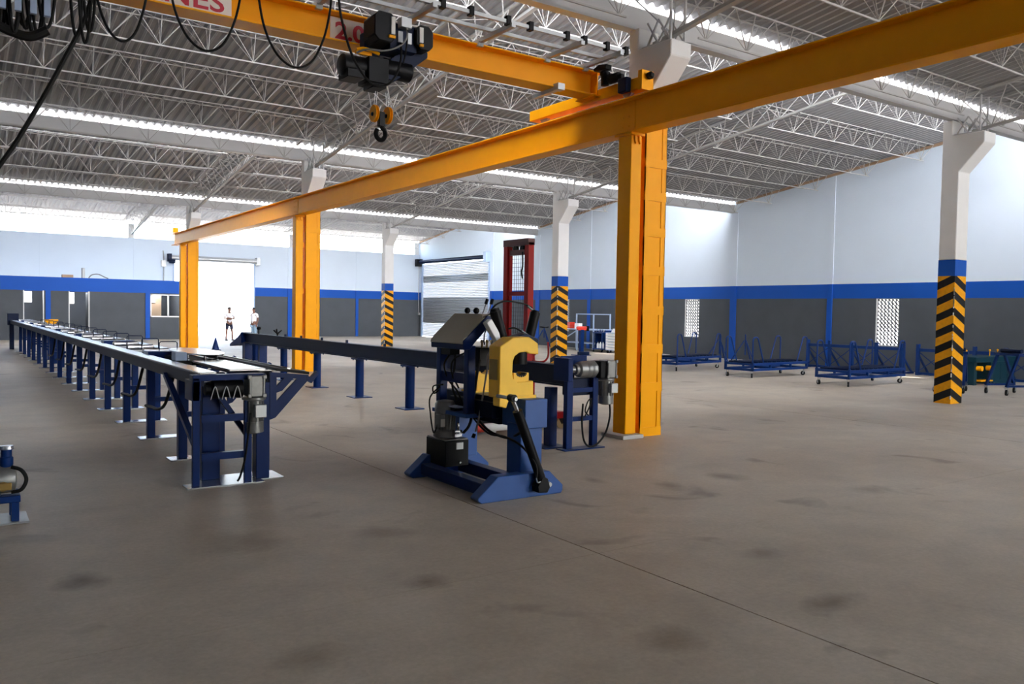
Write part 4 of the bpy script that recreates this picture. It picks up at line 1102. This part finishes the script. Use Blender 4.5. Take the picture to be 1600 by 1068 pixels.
for y in (9.98, 10.58):
    MB().box(6.50, 7.45, y, y+0.12, 0.06, 0.13).build('base_leg', 'red', S_, bevel=0.005, smooth=False)
    MB().lathe([(0.045, 0), (0.06, 0.01), (0.06, 0.09), (0.045, 0.1)], (6.58, y+0.01, 0.06), 'y', 14).build('load_roller', 'white', S_)
MB().lathe([(0.05, 0), (0.06, 0.01), (0.06, 0.40), (0.05, 0.41)], (6.36, 9.92, 0.12), 'x', 14).build('roller_tube', 'white', S_)
MB().lathe([(0.063, 0), (0.063, 0.13)], (6.23, 9.92, 0.12), 'x', 14).build('tube_end_cap', 'bright_red', S_)
for y in (10.12, 10.50):
    MB().box(6.30, 7.12, y, y+0.12, 0.15, 0.20).build('fork', 'black', S_, smooth=False)
MB().box(7.38, 7.92, 10.0, 10.66, 0.16, 0.26).build('chassis', 'red', S_, bevel=0.006, smooth=False)
MB().box(7.78, 7.92, 10.44, 10.62, 0.17, 0.36).build('caster_housing', 'bright_red', S_, bevel=0.006)
for y in (10.02, 10.40):
    MB().lathe([(0.03, 0), (0.085, 0.005), (0.085, 0.045), (0.03, 0.05)], (7.86, y, 0.085), 'y', 18).build('caster_wheel', 'tan_wheel', S_)
    MB().prism([(7.80, 0.16), (7.92, 0.16), (7.91, 0.09), (7.86, 0.07)], 'y', y-0.012, y-0.004).build('caster_fork', 'black', S_, smooth=False)
MB().lathe([(0.07, 0.26), (0.07, 1.02), (0.06, 1.12), (0.075, 1.13), (0.075, 1.2)], (7.50, 10.36, 0), 'z', 16).build('hydraulic_pump', 'red', S_)
MB().tube([(7.46, 10.30, 1.05), (7.50, 10.16, 1.03), (7.56, 10.08, 1.05), (7.61, 10.06, 1.14), (7.60, 10.06, 1.34)], 0.016, 7).build('tow_handle', 'red', S_)
MB().tube([(7.50, 10.36, 1.08), (7.40, 10.3, 1.08), (7.34, 10.28, 1.14), (7.33, 10.28, 1.22)], 0.014, 7).build('foot_lever', 'red', S_)

# ------------------------------------------------- pump set entering at the left edge
U = thing('pump_unit', 'small motor pump on a blue stand with metal floor plate', 'pump', (0.2, 7.95, 0))
MB().box(-0.35, 0.56, 7.75, 8.15, 0, 0.015).build('floor_plate', 'galv', U, bevel=0.003, smooth=False)
for x in (-0.28, 0.435):
    for y in (7.80, 8.04):
        MB().box(x, x+0.055, y, y+0.055, 0.015, 0.22).build('leg', 'cart_blue', U, smooth=False)
MB().box(-0.30, 0.50, 7.79, 8.11, 0.17, 0.225).build('stand_top', 'cart_blue', U, bevel=0.004, smooth=False)
MB().lathe([(0.05, 0), (0.10, 0.01), (0.115, 0.04), (0.115, 0.24), (0.10, 0.27), (0.07, 0.28)], (0.20, 7.95, 0.34), 'x', 22).build('pump_body', 'grey_motor', U)
MB().lathe([(0.09, 0), (0.1, 0.01), (0.1, 0.3), (0.08, 0.33)], (-0.28, 7.95, 0.34), 'x', 20).build('pump_motor', 'grey_motor', U)
MB().box(0.30, 0.44, 7.82, 7.86, 0.27, 0.33).lathe([(0.04, 0), (0.04, 0.03)], (0.38, 7.83, 0.30), 'y', 12).build('brass_valve', 'brass', U, bevel=0.005)
MB().lathe([(0.045, 0.44), (0.05, 0.46), (0.05, 0.52), (0.04, 0.53), (0.04, 0.585), (0.055, 0.59), (0.05, 0.615), (0.02, 0.62)], (0.41, 7.95, 0), 'z', 16).build('filter_bowl', 'cart_blue', U)
MB().lathe([(0.03, 0.585), (0.056, 0.592), (0.05, 0.618), (0.01, 0.622)], (0.41, 7.95, 0), 'z', 16).build('bright_cap', 'steel', U)
MB().tube([(0.44, 7.88, 0.45), (0.51, 7.86, 0.42), (0.545, 7.86, 0.34), (0.51, 7.86, 0.26), (0.44, 7.88, 0.24)], 0.016, 7).build('hose', 'rubber', U)
MB().box(0.36, 0.44, 7.85, 7.93, 0.225, 0.25).build('foot_bolt', 'steel', U, bevel=0.006)

# ------------------------------------------------- wheeled carts
def caster(parent, x, y, z=0.2, r=0.065, ang=0.0):
    w = MB(); c, s = cos(ang), sin(ang)
    ax = Vector((-s, c, 0)); p = Vector((x + 0.03*c, y + 0.03*s, r))
    w.bar(p-ax*0.022, p+ax*0.022, r, 18)
    w = w.build('caster_wheel', 'rubber', parent, local=True)
    f = MB()
    f.bar(p-ax*0.026, p+ax*0.026, 0.022, 10)
    for k in (-1, 1):
        f.beam(p+ax*0.03*k, Vector((x, y, z)) + ax*0.03*k, 0.03, 0.006, up=tuple(ax))
    f.box(x-0.04, x+0.04, y-0.04, y+0.04, z-0.012, z)
    f.build('caster_fork', 'galv', w, local=True, smooth=False)
def make_cart(L=2.75, W=1.0):
    t = thing('handle_cart', 'proto', 'cart')
    def ba(n, mb, bev=0): return mb.build(n, 'cart_blue', t, local=True, smooth=False)
    for y in (0, W-0.06):
        ba('side_rail', MB().box(0, L, y, y+0.06, 0.20, 0.27))
        ba('deck_rail', MB().box(0, L, y, y+0.06, 0.36, 0.43))
    for x in (0, L-0.06, L/2):
        ba('end_rail', MB().box(x, x+0.06, 0.06, W-0.06, 0.20, 0.27))
        ba('end_rail', MB().box(x, x+0.06, 0.06, W-0.06, 0.36, 0.42))
    for x in (0.85, L-0.9):
        for y in (0, W-0.05):
            ba('deck_strut', MB().box(x, x+0.05, y, y+0.05, 0.27, 0.36))
    for x in (0, L-0.06):
        for y in (0, W-0.06):
            ba('corner_post', MB().box(x, x+0.06, y, y+0.06, 0.20, 0.45))
    n = 12
    for i in range(n):
        x = 0.14+(L-0.34)*i/(n-1)
        MB().lathe([(0.022, 0), (0.03, 0.01), (0.03, W-0.15), (0.022, W-0.14)], (x, 0.07, 0.44), 'y', 8).build('deck_roller', 'navy_dark', t, local=True)
    for x, s in ((0.03, 1), (L-0.03, -1)):
        for y in (0.03, W-0.03):
            pts = [(x, y, 0.43), (x, y, 1.05), (x+0.015*s, y, 1.12), (x+0.06*s, y, 1.165), (x+0.18*s, y, 1.165), (x+0.24*s, y, 1.12), (x+0.28*s, y, 1.02), (x+0.52*s, y, 0.43)]
            MB().tube(pts, 0.022, 7, smooth=3).build('handle_hoop', 'cart_blue', t, local=True)
    for i, (x, y) in enumerate(((0.08, 0.08), (L-0.08, 0.08), (0.08, W-0.08), (L-0.08, W-0.08))):
        caster(t, x, y, 0.20, 0.065, [0.6, 2.2, 1.1, 0.2][i])
    return t
cart = make_cart()
spots = [(18.98, 15.42, radians(3), 'blue four-hooped roller cart, middle one of the row before the lattice windows'),
         (19.05, 12.40, radians(2), 'blue four-hooped roller cart standing behind the hazard column by the rack row'),
         (18.92, 18.30, radians(12), 'blue four-hooped roller cart partly hidden by the tall yellow column')]
for i, (x, y, a, lab) in enumerate(spots):
    o = cart if i == 0 else dup_tree(cart)
    o.location = (x, y, 0); o.rotation_euler.z = a
    tag(o, lab, 'cart', 'blue carts with hoop handles')

# ------------------------------------------------- blue racks along the windowed wall
def make_rack(n=5, L=3.6):
    t = thing('pipe_rack', 'proto', 'rack')
    MB().beam((0, 0.0, 0.80), (L, 0, 0.80), 0.07, 0.10).build('top_beam', 'cart_blue', t, local=True, smooth=False)
    MB().beam((0, 0.0, 0.06), (L, 0, 0.06), 0.07, 0.08).build('base_beam', 'cart_blue', t, local=True, smooth=False)
    for i in range(n):
        x = 0.06+(L-0.12)*i/(n-1)
        MB().box(x-0.045, x+0.045, -0.05, 0.05, 0.0, 0.98).build('upright', 'cart_blue', t, local=True, smooth=False)
        MB().beam((x, -0.04, 0.62), (x, -0.62, 0.04), 0.05, 0.05).box(x-0.03, x+0.03, -0.72, 0.0, 0.0, 0.06).build('stay', 'cart_blue', t, local=True, smooth=False)
        if i < n-1:
            x2 = 0.06+(L-0.12)*(i+1)/(n-1)
            MB().beam((x, 0.02, 0.75), (x2, 0.02, 0.1), 0.02, 0.025).beam((x, -0.02, 0.1), (x2, -0.02, 0.75), 0.02, 0.025).build('cross_brace', 'cart_blue', t, local=True, smooth=False)
    return t
rk = make_rack()
for i, (x, y, a, lab) in enumerate(((25.3, 14.6, pi/2, 'low blue cross-braced pipe rack below the lattice window behind the carts'),
                                    (25.35, 10.6, pi/2, 'low blue pipe rack mostly hidden behind the hazard column by the teal bench'))):
    o = rk if i == 0 else dup_tree(rk)
    o.location = (x, y, 0); o.rotation_euler.z = a
    tag(o, lab, 'rack', 'low blue pipe racks along the wall')
for i, (x, y) in enumerate(((24.6, 21.6), (24.9, 20.6))):
    kk = thing('tripod_stand', 'thin blue tripod stand by the lattice window, %s the tall yellow column' % ('nearer', 'further from')[i], 'stand', (x, y, 0), 0, 'thin tripods by the lattice window')
    for a in (0.3, 2.4, 4.5):
        MB().bar((x+0.04*cos(a), y+0.04*sin(a), 0.85), (x+0.55*cos(a), y+0.55*sin(a), 0.02), 0.022, 7).build('leg', 'cart_blue', kk)
    MB().bar((x, y, 0.3), (x, y, 1.08), 0.025, 8).build('stem', 'cart_blue', kk)

# teal machine with yellow fittings
Q = thing('teal_bench', 'dark teal machine bench with small yellow knobs and rollers', 'bench', (24.3, 11.4, 0))
MB().box(23.0, 25.3, 11.2, 11.9, 0.62, 0.76).build('bench_top', 'teal', Q, bevel=0.01, smooth=False)
MB().box(24.05, 25.3, 11.25, 11.85, 0.05, 0.62).build('cabinet', 'teal', Q, bevel=0.01, smooth=False)
for x in (23.0, 23.9):
    MB().box(x, x+0.15, 11.25, 11.85, 0, 0.62).build('support', 'teal', Q, smooth=False)
for x in (24.45, 24.85):
    MB().box(x, x+0.3, 11.235, 11.25, 0.12, 0.56).build('door_panel', 'teal', Q, bevel=0.005, smooth=False)
MB().box(24.0, 25.3, 11.2, 11.9, 0, 0.05).build('plinth', 'teal', Q, smooth=False)
for x in (23.05, 24.35, 24.8, 25.25):
    MB().bar((x, 11.5, 0.76), (x, 11.5, 0.90), 0.012, 6).ball((x, 11.5, 0.93), 0.03, 10).build('knob', 'yellow', Q)
for x in (23.15, 23.7):
    MB().lathe([(0.03, 0), (0.07, 0.01), (0.07, 0.16), (0.03, 0.17)], (x, 11.1, 0.46), 'y', 14).build('feed_roller', 'yellow', Q)
MB().box(23.2, 23.85, 11.15, 11.5, 0.10, 0.13).build('foot_bar', 'yellow', Q, smooth=False)

# wheeled A-frame stands
def make_stand():
    t = thing('wheeled_stand', 'proto', 'stand')
    for s in (-1, 1):
        MB().beam((-0.42, 0.3*s, 0.2), (-0.10, 0.3*s, 0.95), 0.06, 0.05).beam((0.42, 0.3*s, 0.2), (0.10, 0.3*s, 0.95), 0.06, 0.05).build('side_frame', 'navy', t, local=True, smooth=False)
        MB().beam((-0.42, 0.3*s, 0.22), (0.42, 0.3*s, 0.22), 0.05, 0.05).build('base_bar', 'navy', t, local=True, smooth=False)
    MB().box(-0.16, 0.16, -0.36, 0.36, 0.94, 1.0).build('top_plate', 'navy', t, local=True, smooth=False)
    MB().lathe([(0.04, -0.3), (0.05, -0.29), (0.05, 0.29), (0.04, 0.3)], (0, 0, 1.05), 'y', 12).build('support_roller', 'navy_dark', t, local=True)
    for x in (-0.42, 0.42):
        for y in (-0.3, 0.3):
            caster(t, x, y, 0.19, 0.07, 0.5)
    return t
st = make_stand()
for i, (x, y, a, lab) in enumerate(((21.18, 9.5, -0.35, 'dark blue wheeled A-frame stand at the edge of the picture by the teal bench'),
                                    (20.45, 10.55, 0.4, 'dark blue wheeled A-frame stand half hidden behind the hazard column'))):
    o = st if i == 0 else dup_tree(st)
    o.location = (x, y, 0); o.rotation_euler.z = a
    tag(o, lab, 'stand', 'wheeled A-frame stands')

# ------------------------------------------------- workshop corner beyond the second hazard column
W_ = thing('work_bench', 'pale framed work bench with high back frame beside the hazard column', 'bench', (25.2, 30.6, 0))
def wb(n, mb, m='light_blue'): return mb.build(n, m, W_, smooth=False)
for y in (29.3, 30.5, 31.8):
    wb('back_post', MB().box(25.75, 25.80, y-0.03, y+0.03, 0, 1.75))
    wb('leg', MB().box(24.75, 24.80, y-0.03, y+0.03, 0, 0.98))
wb('top_bar', MB().box(25.75, 25.80, 29.3, 31.8, 1.70, 1.75))
wb('bench_top', MB().box(24.7, 25.8, 29.2, 31.9, 0.98, 1.03))
wb('shelf', MB().box(24.75, 25.8, 29.3, 31.8, 0.34, 0.38))
wb('brace', MB().beam((24.77, 30.5, 0.96), (24.77, 31.8, 0.38), 0.03, 0.04))
wb('side_panel', MB().box(24.8, 25.8, 29.18, 29.22, 0.12, 0.98), 'navy')
wb('back_panel', MB().box(25.70, 25.74, 29.3, 30.4, 0.1, 0.98), 'navy_dark')
for i, z in enumerate((1.031, 1.131, 1.231)):
    tag(MB().box(25.0, 25.3, 31.35, 31.65, z, z+0.095).build('parts_bin', 'bright_red', bevel=0.006, smooth=False),
        'small red parts bin on the pale work bench, %s of its stack' % ('lowest', 'middle', 'topmost')[i], 'bin', 'red bins on the bench')
tag(MB().box(25.0, 25.25, 30.7, 31.0, 1.031, 1.28).build('parts_box', 'white', bevel=0.01, smooth=False), 'white box on the work bench beside the red bins', 'box')

V = thing('roller_stand', 'blue post stand topped with red roller head on the open floor', 'stand', (22.0, 26.8, 0))
MB().box(21.92, 22.08, 26.72, 26.88, 0.02, 1.08).build('post', 'navy', V, bevel=0.006, smooth=False)
MB().box(21.7, 22.3, 26.5, 27.1, 0, 0.03).build('base_plate', 'navy', V, smooth=False)
MB().box(21.75, 22.25, 26.55, 26.75, 0.03, 0.16).build('ballast', 'navy_dark', V, bevel=0.01)
MB().lathe([(0.05, 0), (0.065, 0.02), (0.065, 0.52), (0.05, 0.54)], (21.75, 26.8, 1.16), 'x', 14).box(21.78, 22.22, 26.74, 26.86, 1.06, 1.12).build('roller_head', 'bright_red', V)
MB().box(22.24, 22.34, 26.7, 26.9, 1.02, 1.24).build('brake_block', 'black', V, bevel=0.01)

K = thing('tripod_stand', 'blue tripod pipe stand near the wall behind the press', 'stand', (24.75, 33.1, 0))
for a in (0.3, 2.4, 4.5):
    MB().bar((24.75+0.06*cos(a), 33.1+0.06*sin(a), 0.9), (24.75+0.55*cos(a), 33.1+0.55*sin(a), 0.03), 0.03, 8).build('leg', 'cart_blue', K)
MB().bar((24.75, 33.1, 0.5), (24.75, 33.1, 1.0), 0.03, 10).build('stem', 'cart_blue', K)
MB().prism([(24.55, 1.0), (24.95, 1.0), (24.98, 1.08), (24.75, 1.03), (24.52, 1.08)], 'y', 33.02, 33.18).build('vee_head', 'black', K, smooth=False)

G = thing('tool_cabinet', 'grey drawer cabinet on wheels beside the tall yellow column', 'cabinet', (24.9, 27.7, 0))
MB().box(24.55, 25.15, 27.2, 28.2, 0.12, 0.92).build('body', 'light_blue', G, bevel=0.008, smooth=False)
for i in range(6):
    z = 0.16+0.125*i
    d_ = MB().box(24.53, 24.56, 27.24, 28.16, z, z+0.105).build('drawer', 'white', G, bevel=0.004, smooth=False)
    MB().box(24.51, 24.53, 27.4, 28.0, z+0.07, z+0.09).build('handle', 'galv', d_, smooth=False)
for x in (24.62, 25.08):
    for y in (27.28, 28.12):
        MB().lathe([(0.02, 0), (0.06, 0.005), (0.06, 0.035), (0.02, 0.04)], (x, y-0.02, 0.06), 'y', 12).build('wheel', 'rubber', G)
MB().prism([(24.6, 0.92), (25.1, 0.92), (25.0, 1.06), (24.7, 1.1)], 'y', 27.3, 27.9).build('dust_cover', 'white', G, bevel=0.01)
E_ = thing('tool_trolley', 'small blue tool trolley with tools on two shelves beside the drawer cabinet', 'trolley', (24.9, 29.0, 0))
for z in (0.12, 0.86):
    MB().box(24.6, 25.2, 28.5, 29.15, z, z+0.05).build('tray', 'cart_blue', E_, smooth=False)
for x in (24.62, 25.16):
    for y in (28.52, 29.11):
        MB().box(x, x+0.03, y, y+0.03, 0.05, 0.86).build('post', 'cart_blue', E_, smooth=False)
        MB().lathe([(0.02, 0), (0.05, 0.005), (0.05, 0.03), (0.02, 0.035)], (x+0.015, y, 0.05), 'y', 10).build('wheel', 'rubber', E_)
rr = random.Random(11)
for i in range(6):
    y = 28.55+0.1*i
    tag(MB().bar((24.7+0.1*rr.random(), y, 0.915), (24.75+0.2*rr.random(), y+0.03, 1.03), 0.014, 8).build('hand_tool', 'steel'), 'steel hand tool on the trolley upper tray, %s counted from the drawer cabinet' % ['sixth', 'fifth', 'fourth', 'third', 'second', 'first'][5-i], 'tool', 'hand tools on the trolley')
for i, (y, z) in enumerate(((28.62, 0.17), (28.80, 0.17), (28.98, 0.17))):
    tag(MB().lathe([(0.05, 0), (0.055, 0.01), (0.055, 0.2), (0.02, 0.26), (0.02, 0.3)], (24.78, y, z), 'z', 10).build('spray_can', 'white'), 'white can on the trolley lower tray, %s counted from the drawer cabinet' % ['first', 'second', 'third'][i], 'can', 'cans on the trolley')

# floor-standing cone by the far end of the table
cn = thing('marker_cone', 'dark blue pointed marker cone standing before the bright yard doorway', 'cone', (9.15, 34.75, 0))
MB().lathe([(0.15, 0.03), (0.02, 0.50), (0.005, 0.52)], (9.15, 34.75, 0), 'z', 16).build('cone_body', 'navy', cn)
MB().box(8.97, 9.33, 34.57, 34.93, 0, 0.03).build('cone_base', 'navy_dark', cn, bevel=0.01)

# things left on the office roof
tag(MB().box(4.85, 5.35, 46.9, 47.2, 3.12, 3.27).build('carton', 'wood', bevel=0.01, smooth=False), 'flat brown carton lying on the office roof edge', 'carton')
tag(MB().lathe([(0.09, 3.12), (0.09, 3.62), (0.07, 3.64)], (5.80, 46.95, 0), 'z', 14).build('pipe_offcut', 'galv'), 'short grey pipe standing upright on the office roof', 'pipe')
tag(MB().tube([(6.05, 46.9, 3.14), (6.2, 46.95, 3.3), (6.5, 47.0, 3.34), (6.8, 46.95, 3.2), (6.95, 46.9, 3.14)], 0.03, 6).build('bent_hose', 'grey_hose'), 'bent grey hose lying on the office roof beside the upright pipe', 'hose')
cd = MB().tube([(10.2, YB-0.06, 4.9), (10.25, YB-0.06, 4.2), (10.22, YB-0.06, 3.2)], 0.03, 6).box(10.1, 10.35, YB-0.14, YB-0.02, 4.0, 4.35)
tag(cd.build('switch_box', 'galv'), 'grey switch box with conduit beside the yard doorway', 'switch box')

# ================================================================== PEOPLE
def skin_body(name, verts, edges, radii, mat, parent, root=0, sub=2):
    me = bpy.data.meshes.new(name)
    me.from_pydata(verts, edges, [])
    o = bpy.data.objects.new(name, me); COL.objects.link(o)
    me.materials.append(M[mat])
    o.parent = parent
    s = o.modifiers.new('skin', 'SKIN')
    for i, r in enumerate(radii):
        v = me.skin_vertices[0].data[i]
        v.radius = (r, r) if not isinstance(r, tuple) else r
        v.use_root = (i == root)
    s.use_smooth_shade = True
    ss = o.modifiers.new('sub', 'SUBSURF'); ss.levels = sub; ss.render_levels = sub
    return o
def chain(vs, es, rs, start, pts):
    prev = start
    for p, r in pts:
        vs.append(p); rs.append(r); es.append((prev, len(vs)-1)); prev = len(vs)-1
    return prev
def fingers(vs, es, rs, wrist, d, side, spread=0.018, L=0.075):
    """palm then four fingers and a thumb as thin chains"""
    W = Vector(vs[wrist]); d = Vector(d).normalized(); s = Vector(side).normalized()
    nrm = d.cross(s)
    palm = chain(vs, es, rs, wrist, [(tuple(W+d*0.05), (0.034, 0.02))])
    for k, ln in enumerate((0.82, 0.96, 1.0, 0.9)):
        b = W + d*0.085 + s*(spread*(1.5-k))
        chain(vs, es, rs, palm, [(tuple(b), 0.010), (tuple(b+d*L*ln*0.5+nrm*0.008), 0.0085), (tuple(b+d*L*ln+nrm*0.028), 0.007)])
    t = W + d*0.03 + s*0.036
    chain(vs, es, rs, wrist, [(tuple(t), 0.011), (tuple(t+d*0.035+s*0.02), 0.009), (tuple(t+d*0.06+s*0.018), 0.0075)])

def person_a(loc, rotz):
    t = thing('person', 'person in pale shirt and dark shorts, arms folded, standing in the bright doorway', 'person', loc, rotz)
    # faces local -Y
    vs = [(0, 0, 0.94)]; es = []; rs = [(0.15, 0.11)]
    ch = chain(vs, es, rs, 0, [((0, 0.0, 1.10), (0.14, 0.10)), ((0, 0.01, 1.28), (0.165, 0.11)), ((0, 0.02, 1.42), (0.13, 0.09))])
    nk = chain(vs, es, rs, ch, [((0, 0.015, 1.50), 0.055), ((0, 0.0, 1.56), 0.055)])
    chain(vs, es, rs, nk, [((0, -0.01, 1.63), (0.075, 0.09)), ((0, 0.0, 1.69), (0.072, 0.088))])
    for s in (-1, 1):
        k = chain(vs, es, rs, 0, [((0.10*s, 0, 0.86), 0.095), ((0.14*s, -0.01, 0.50), 0.06), ((0.17*s, 0.0, 0.12), 0.04), ((0.17*s, -0.03, 0.05), 0.042), ((0.18*s, -0.16, 0.03), 0.03)])
        el = chain(vs, es, rs, ch, [((0.20*s, 0.02, 1.40), 0.06), ((0.25*s, -0.02, 1.14), 0.045)])
        if s < 0: wp = (0.06, -0.20, 1.14)
        else: wp = (-0.08, -0.17, 1.18)
        w = chain(vs, es, rs, el, [(wp, 0.03)])
        fingers(vs, es, rs, w, (-s, 0.1, 0.12), (0, -0.1, 1), 0.016, 0.06)
    skin_body('body', vs, es, rs, 'skin', t)
    # shirt
    vs = [(0, 0, 0.86)]; es = []; rs = [(0.175, 0.14)]
    ch = chain(vs, es, rs, 0, [((0, 0.0, 1.10), (0.16, 0.118)), ((0, 0.01, 1.28), (0.18, 0.125)), ((0, 0.02, 1.43), (0.14, 0.10))])
    for s in (-1, 1):
        chain(vs, es, rs, ch, [((0.20*s, 0.02, 1.41), 0.075), ((0.235*s, 0.0, 1.22), 0.066)])
    skin_body('shirt', vs, es, rs, 'shirt', t, sub=1)
    vs = [(0, 0, 0.95)]; es = []; rs = [(0.165, 0.128)]
    for s in (-1, 1):
        chain(vs, es, rs, 0, [((0.10*s, 0, 0.84), 0.115), ((0.135*s, -0.005, 0.56), 0.09)])
    skin_body('shorts', vs, es, rs, 'dark_shorts', t, sub=1)
    head_bits(t, (0, -0.005, 1.665), short=True)
    for s in (-1, 1):
        MB().prism([(0.17*s-0.045, 0.06), (0.17*s+0.045, 0.06), (0.18*s+0.045, -0.2), (0.18*s-0.045, -0.2)], 'z', 0, 0.05).build('shoe', 'black', t, local=True, bevel=0.012)
    return t
def head_bits(t, c, short=True, cap=False):
    x, y, z = c
    hb = MB()
    prof = []
    hb.lathe([(0.001, 0.105), (0.05, 0.098), (0.078, 0.07), (0.086, 0.035), (0.084, 0.01), (0.07, 0.0)], (x, y+0.018, z+0.005), 'z', 16)
    hb.build('hair', 'hair', t, local=True)
    MB().prism([(-0.004, 0.0), (-0.12, -0.012), (-0.09, 0.035)], 'x', -0.014, 0.014).build('nose', 'skin', t, local=True).location = (x, y+0.01, z-0.02)
    for s in (-1, 1):
        MB().ball((x+0.032*s, y-0.082, z+0.01), 0.011, 8).build('eye', 'hair', t, local=True)
        MB().ball((x+0.08*s, y+0.01, z-0.005), 0.024, 8).build('ear', 'skin', t, local=True)
    MB().box(x-0.025, x+0.025, y-0.094, y-0.08, z-0.055, z-0.045).build('mouth', 'red_dark', t, local=True, smooth=False)

def person_b(loc, rotz):
    t = thing('person', 'person in white shirt and light jeans with hanging arm, by the doorway edge', 'person', loc, rotz)
    vs = [(0, 0, 0.94)]; es = []; rs = [(0.15, 0.115)]
    ch = chain(vs, es, rs, 0, [((0, -0.01, 1.10), (0.14, 0.12)), ((0, 0.0, 1.28), (0.165, 0.115)), ((0, 0.02, 1.42), (0.13, 0.09))])
    nk = chain(vs, es, rs, ch, [((0, 0.01, 1.50), 0.055), ((0, -0.01, 1.56), 0.055)])
    chain(vs, es, rs, nk, [((0, -0.02, 1.63), (0.075, 0.09)), ((0, -0.01, 1.69), (0.072, 0.088))])
    for s in (-1, 1):
        chain(vs, es, rs, 0, [((0.09*s, 0, 0.86), 0.095), ((0.10*s, -0.02*s, 0.50), 0.06), ((0.11*s, 0.02, 0.12), 0.04), ((0.11*s, 0.0, 0.05), 0.042), ((0.12*s, -0.14, 0.03), 0.03)])
        el = chain(vs, es, rs, ch, [((0.20*s, 0.02, 1.40), 0.06), ((0.24*s, 0.06, 1.13), 0.045)])
        w = chain(vs, es, rs, el, [((0.24*s, -0.04 if s > 0 else 0.02, 0.89), 0.03)])
        fingers(vs, es, rs, w, (0, -0.15, -1), (0, -1, 0.1), 0.016, 0.07)
    skin_body('body', vs, es, rs, 'skin', t)
    vs = [(0, 0, 0.86)]; es = []; rs = [(0.175, 0.14)]
    ch = chain(vs, es, rs, 0, [((0, -0.01, 1.10), (0.16, 0.135)), ((0, 0.0, 1.28), (0.18, 0.128)), ((0, 0.02, 1.43), (0.14, 0.10))])
    for s in (-1, 1):
        chain(vs, es, rs, ch, [((0.20*s, 0.02, 1.41), 0.075), ((0.228*s, 0.045, 1.22), 0.066)])
    skin_body('shirt', vs, es, rs, 'white_shirt', t, sub=1)
    vs = [(0, 0, 0.95)]; es = []; rs = [(0.16, 0.128)]
    for s in (-1, 1):
        chain(vs, es, rs, 0, [((0.09*s, 0, 0.84), 0.112), ((0.10*s, -0.02*s, 0.50), 0.085), ((0.11*s, 0.02, 0.10), 0.075)])
    skin_body('jeans', vs, es, rs, 'jeans', t, sub=1)
    head_bits(t, (0, -0.015, 1.665))
    for s in (-1, 1):
        MB().prism([(0.11*s-0.045, 0.08), (0.11*s+0.045, 0.08), (0.12*s+0.045, -0.18), (0.12*s-0.045, -0.18)], 'z', 0, 0.05).build('shoe', 'white', t, local=True, bevel=0.012)
    return t
person_a((12.45, 44.6, 0), 0.05)
person_b((13.32, 43.2, 0), -1.1)
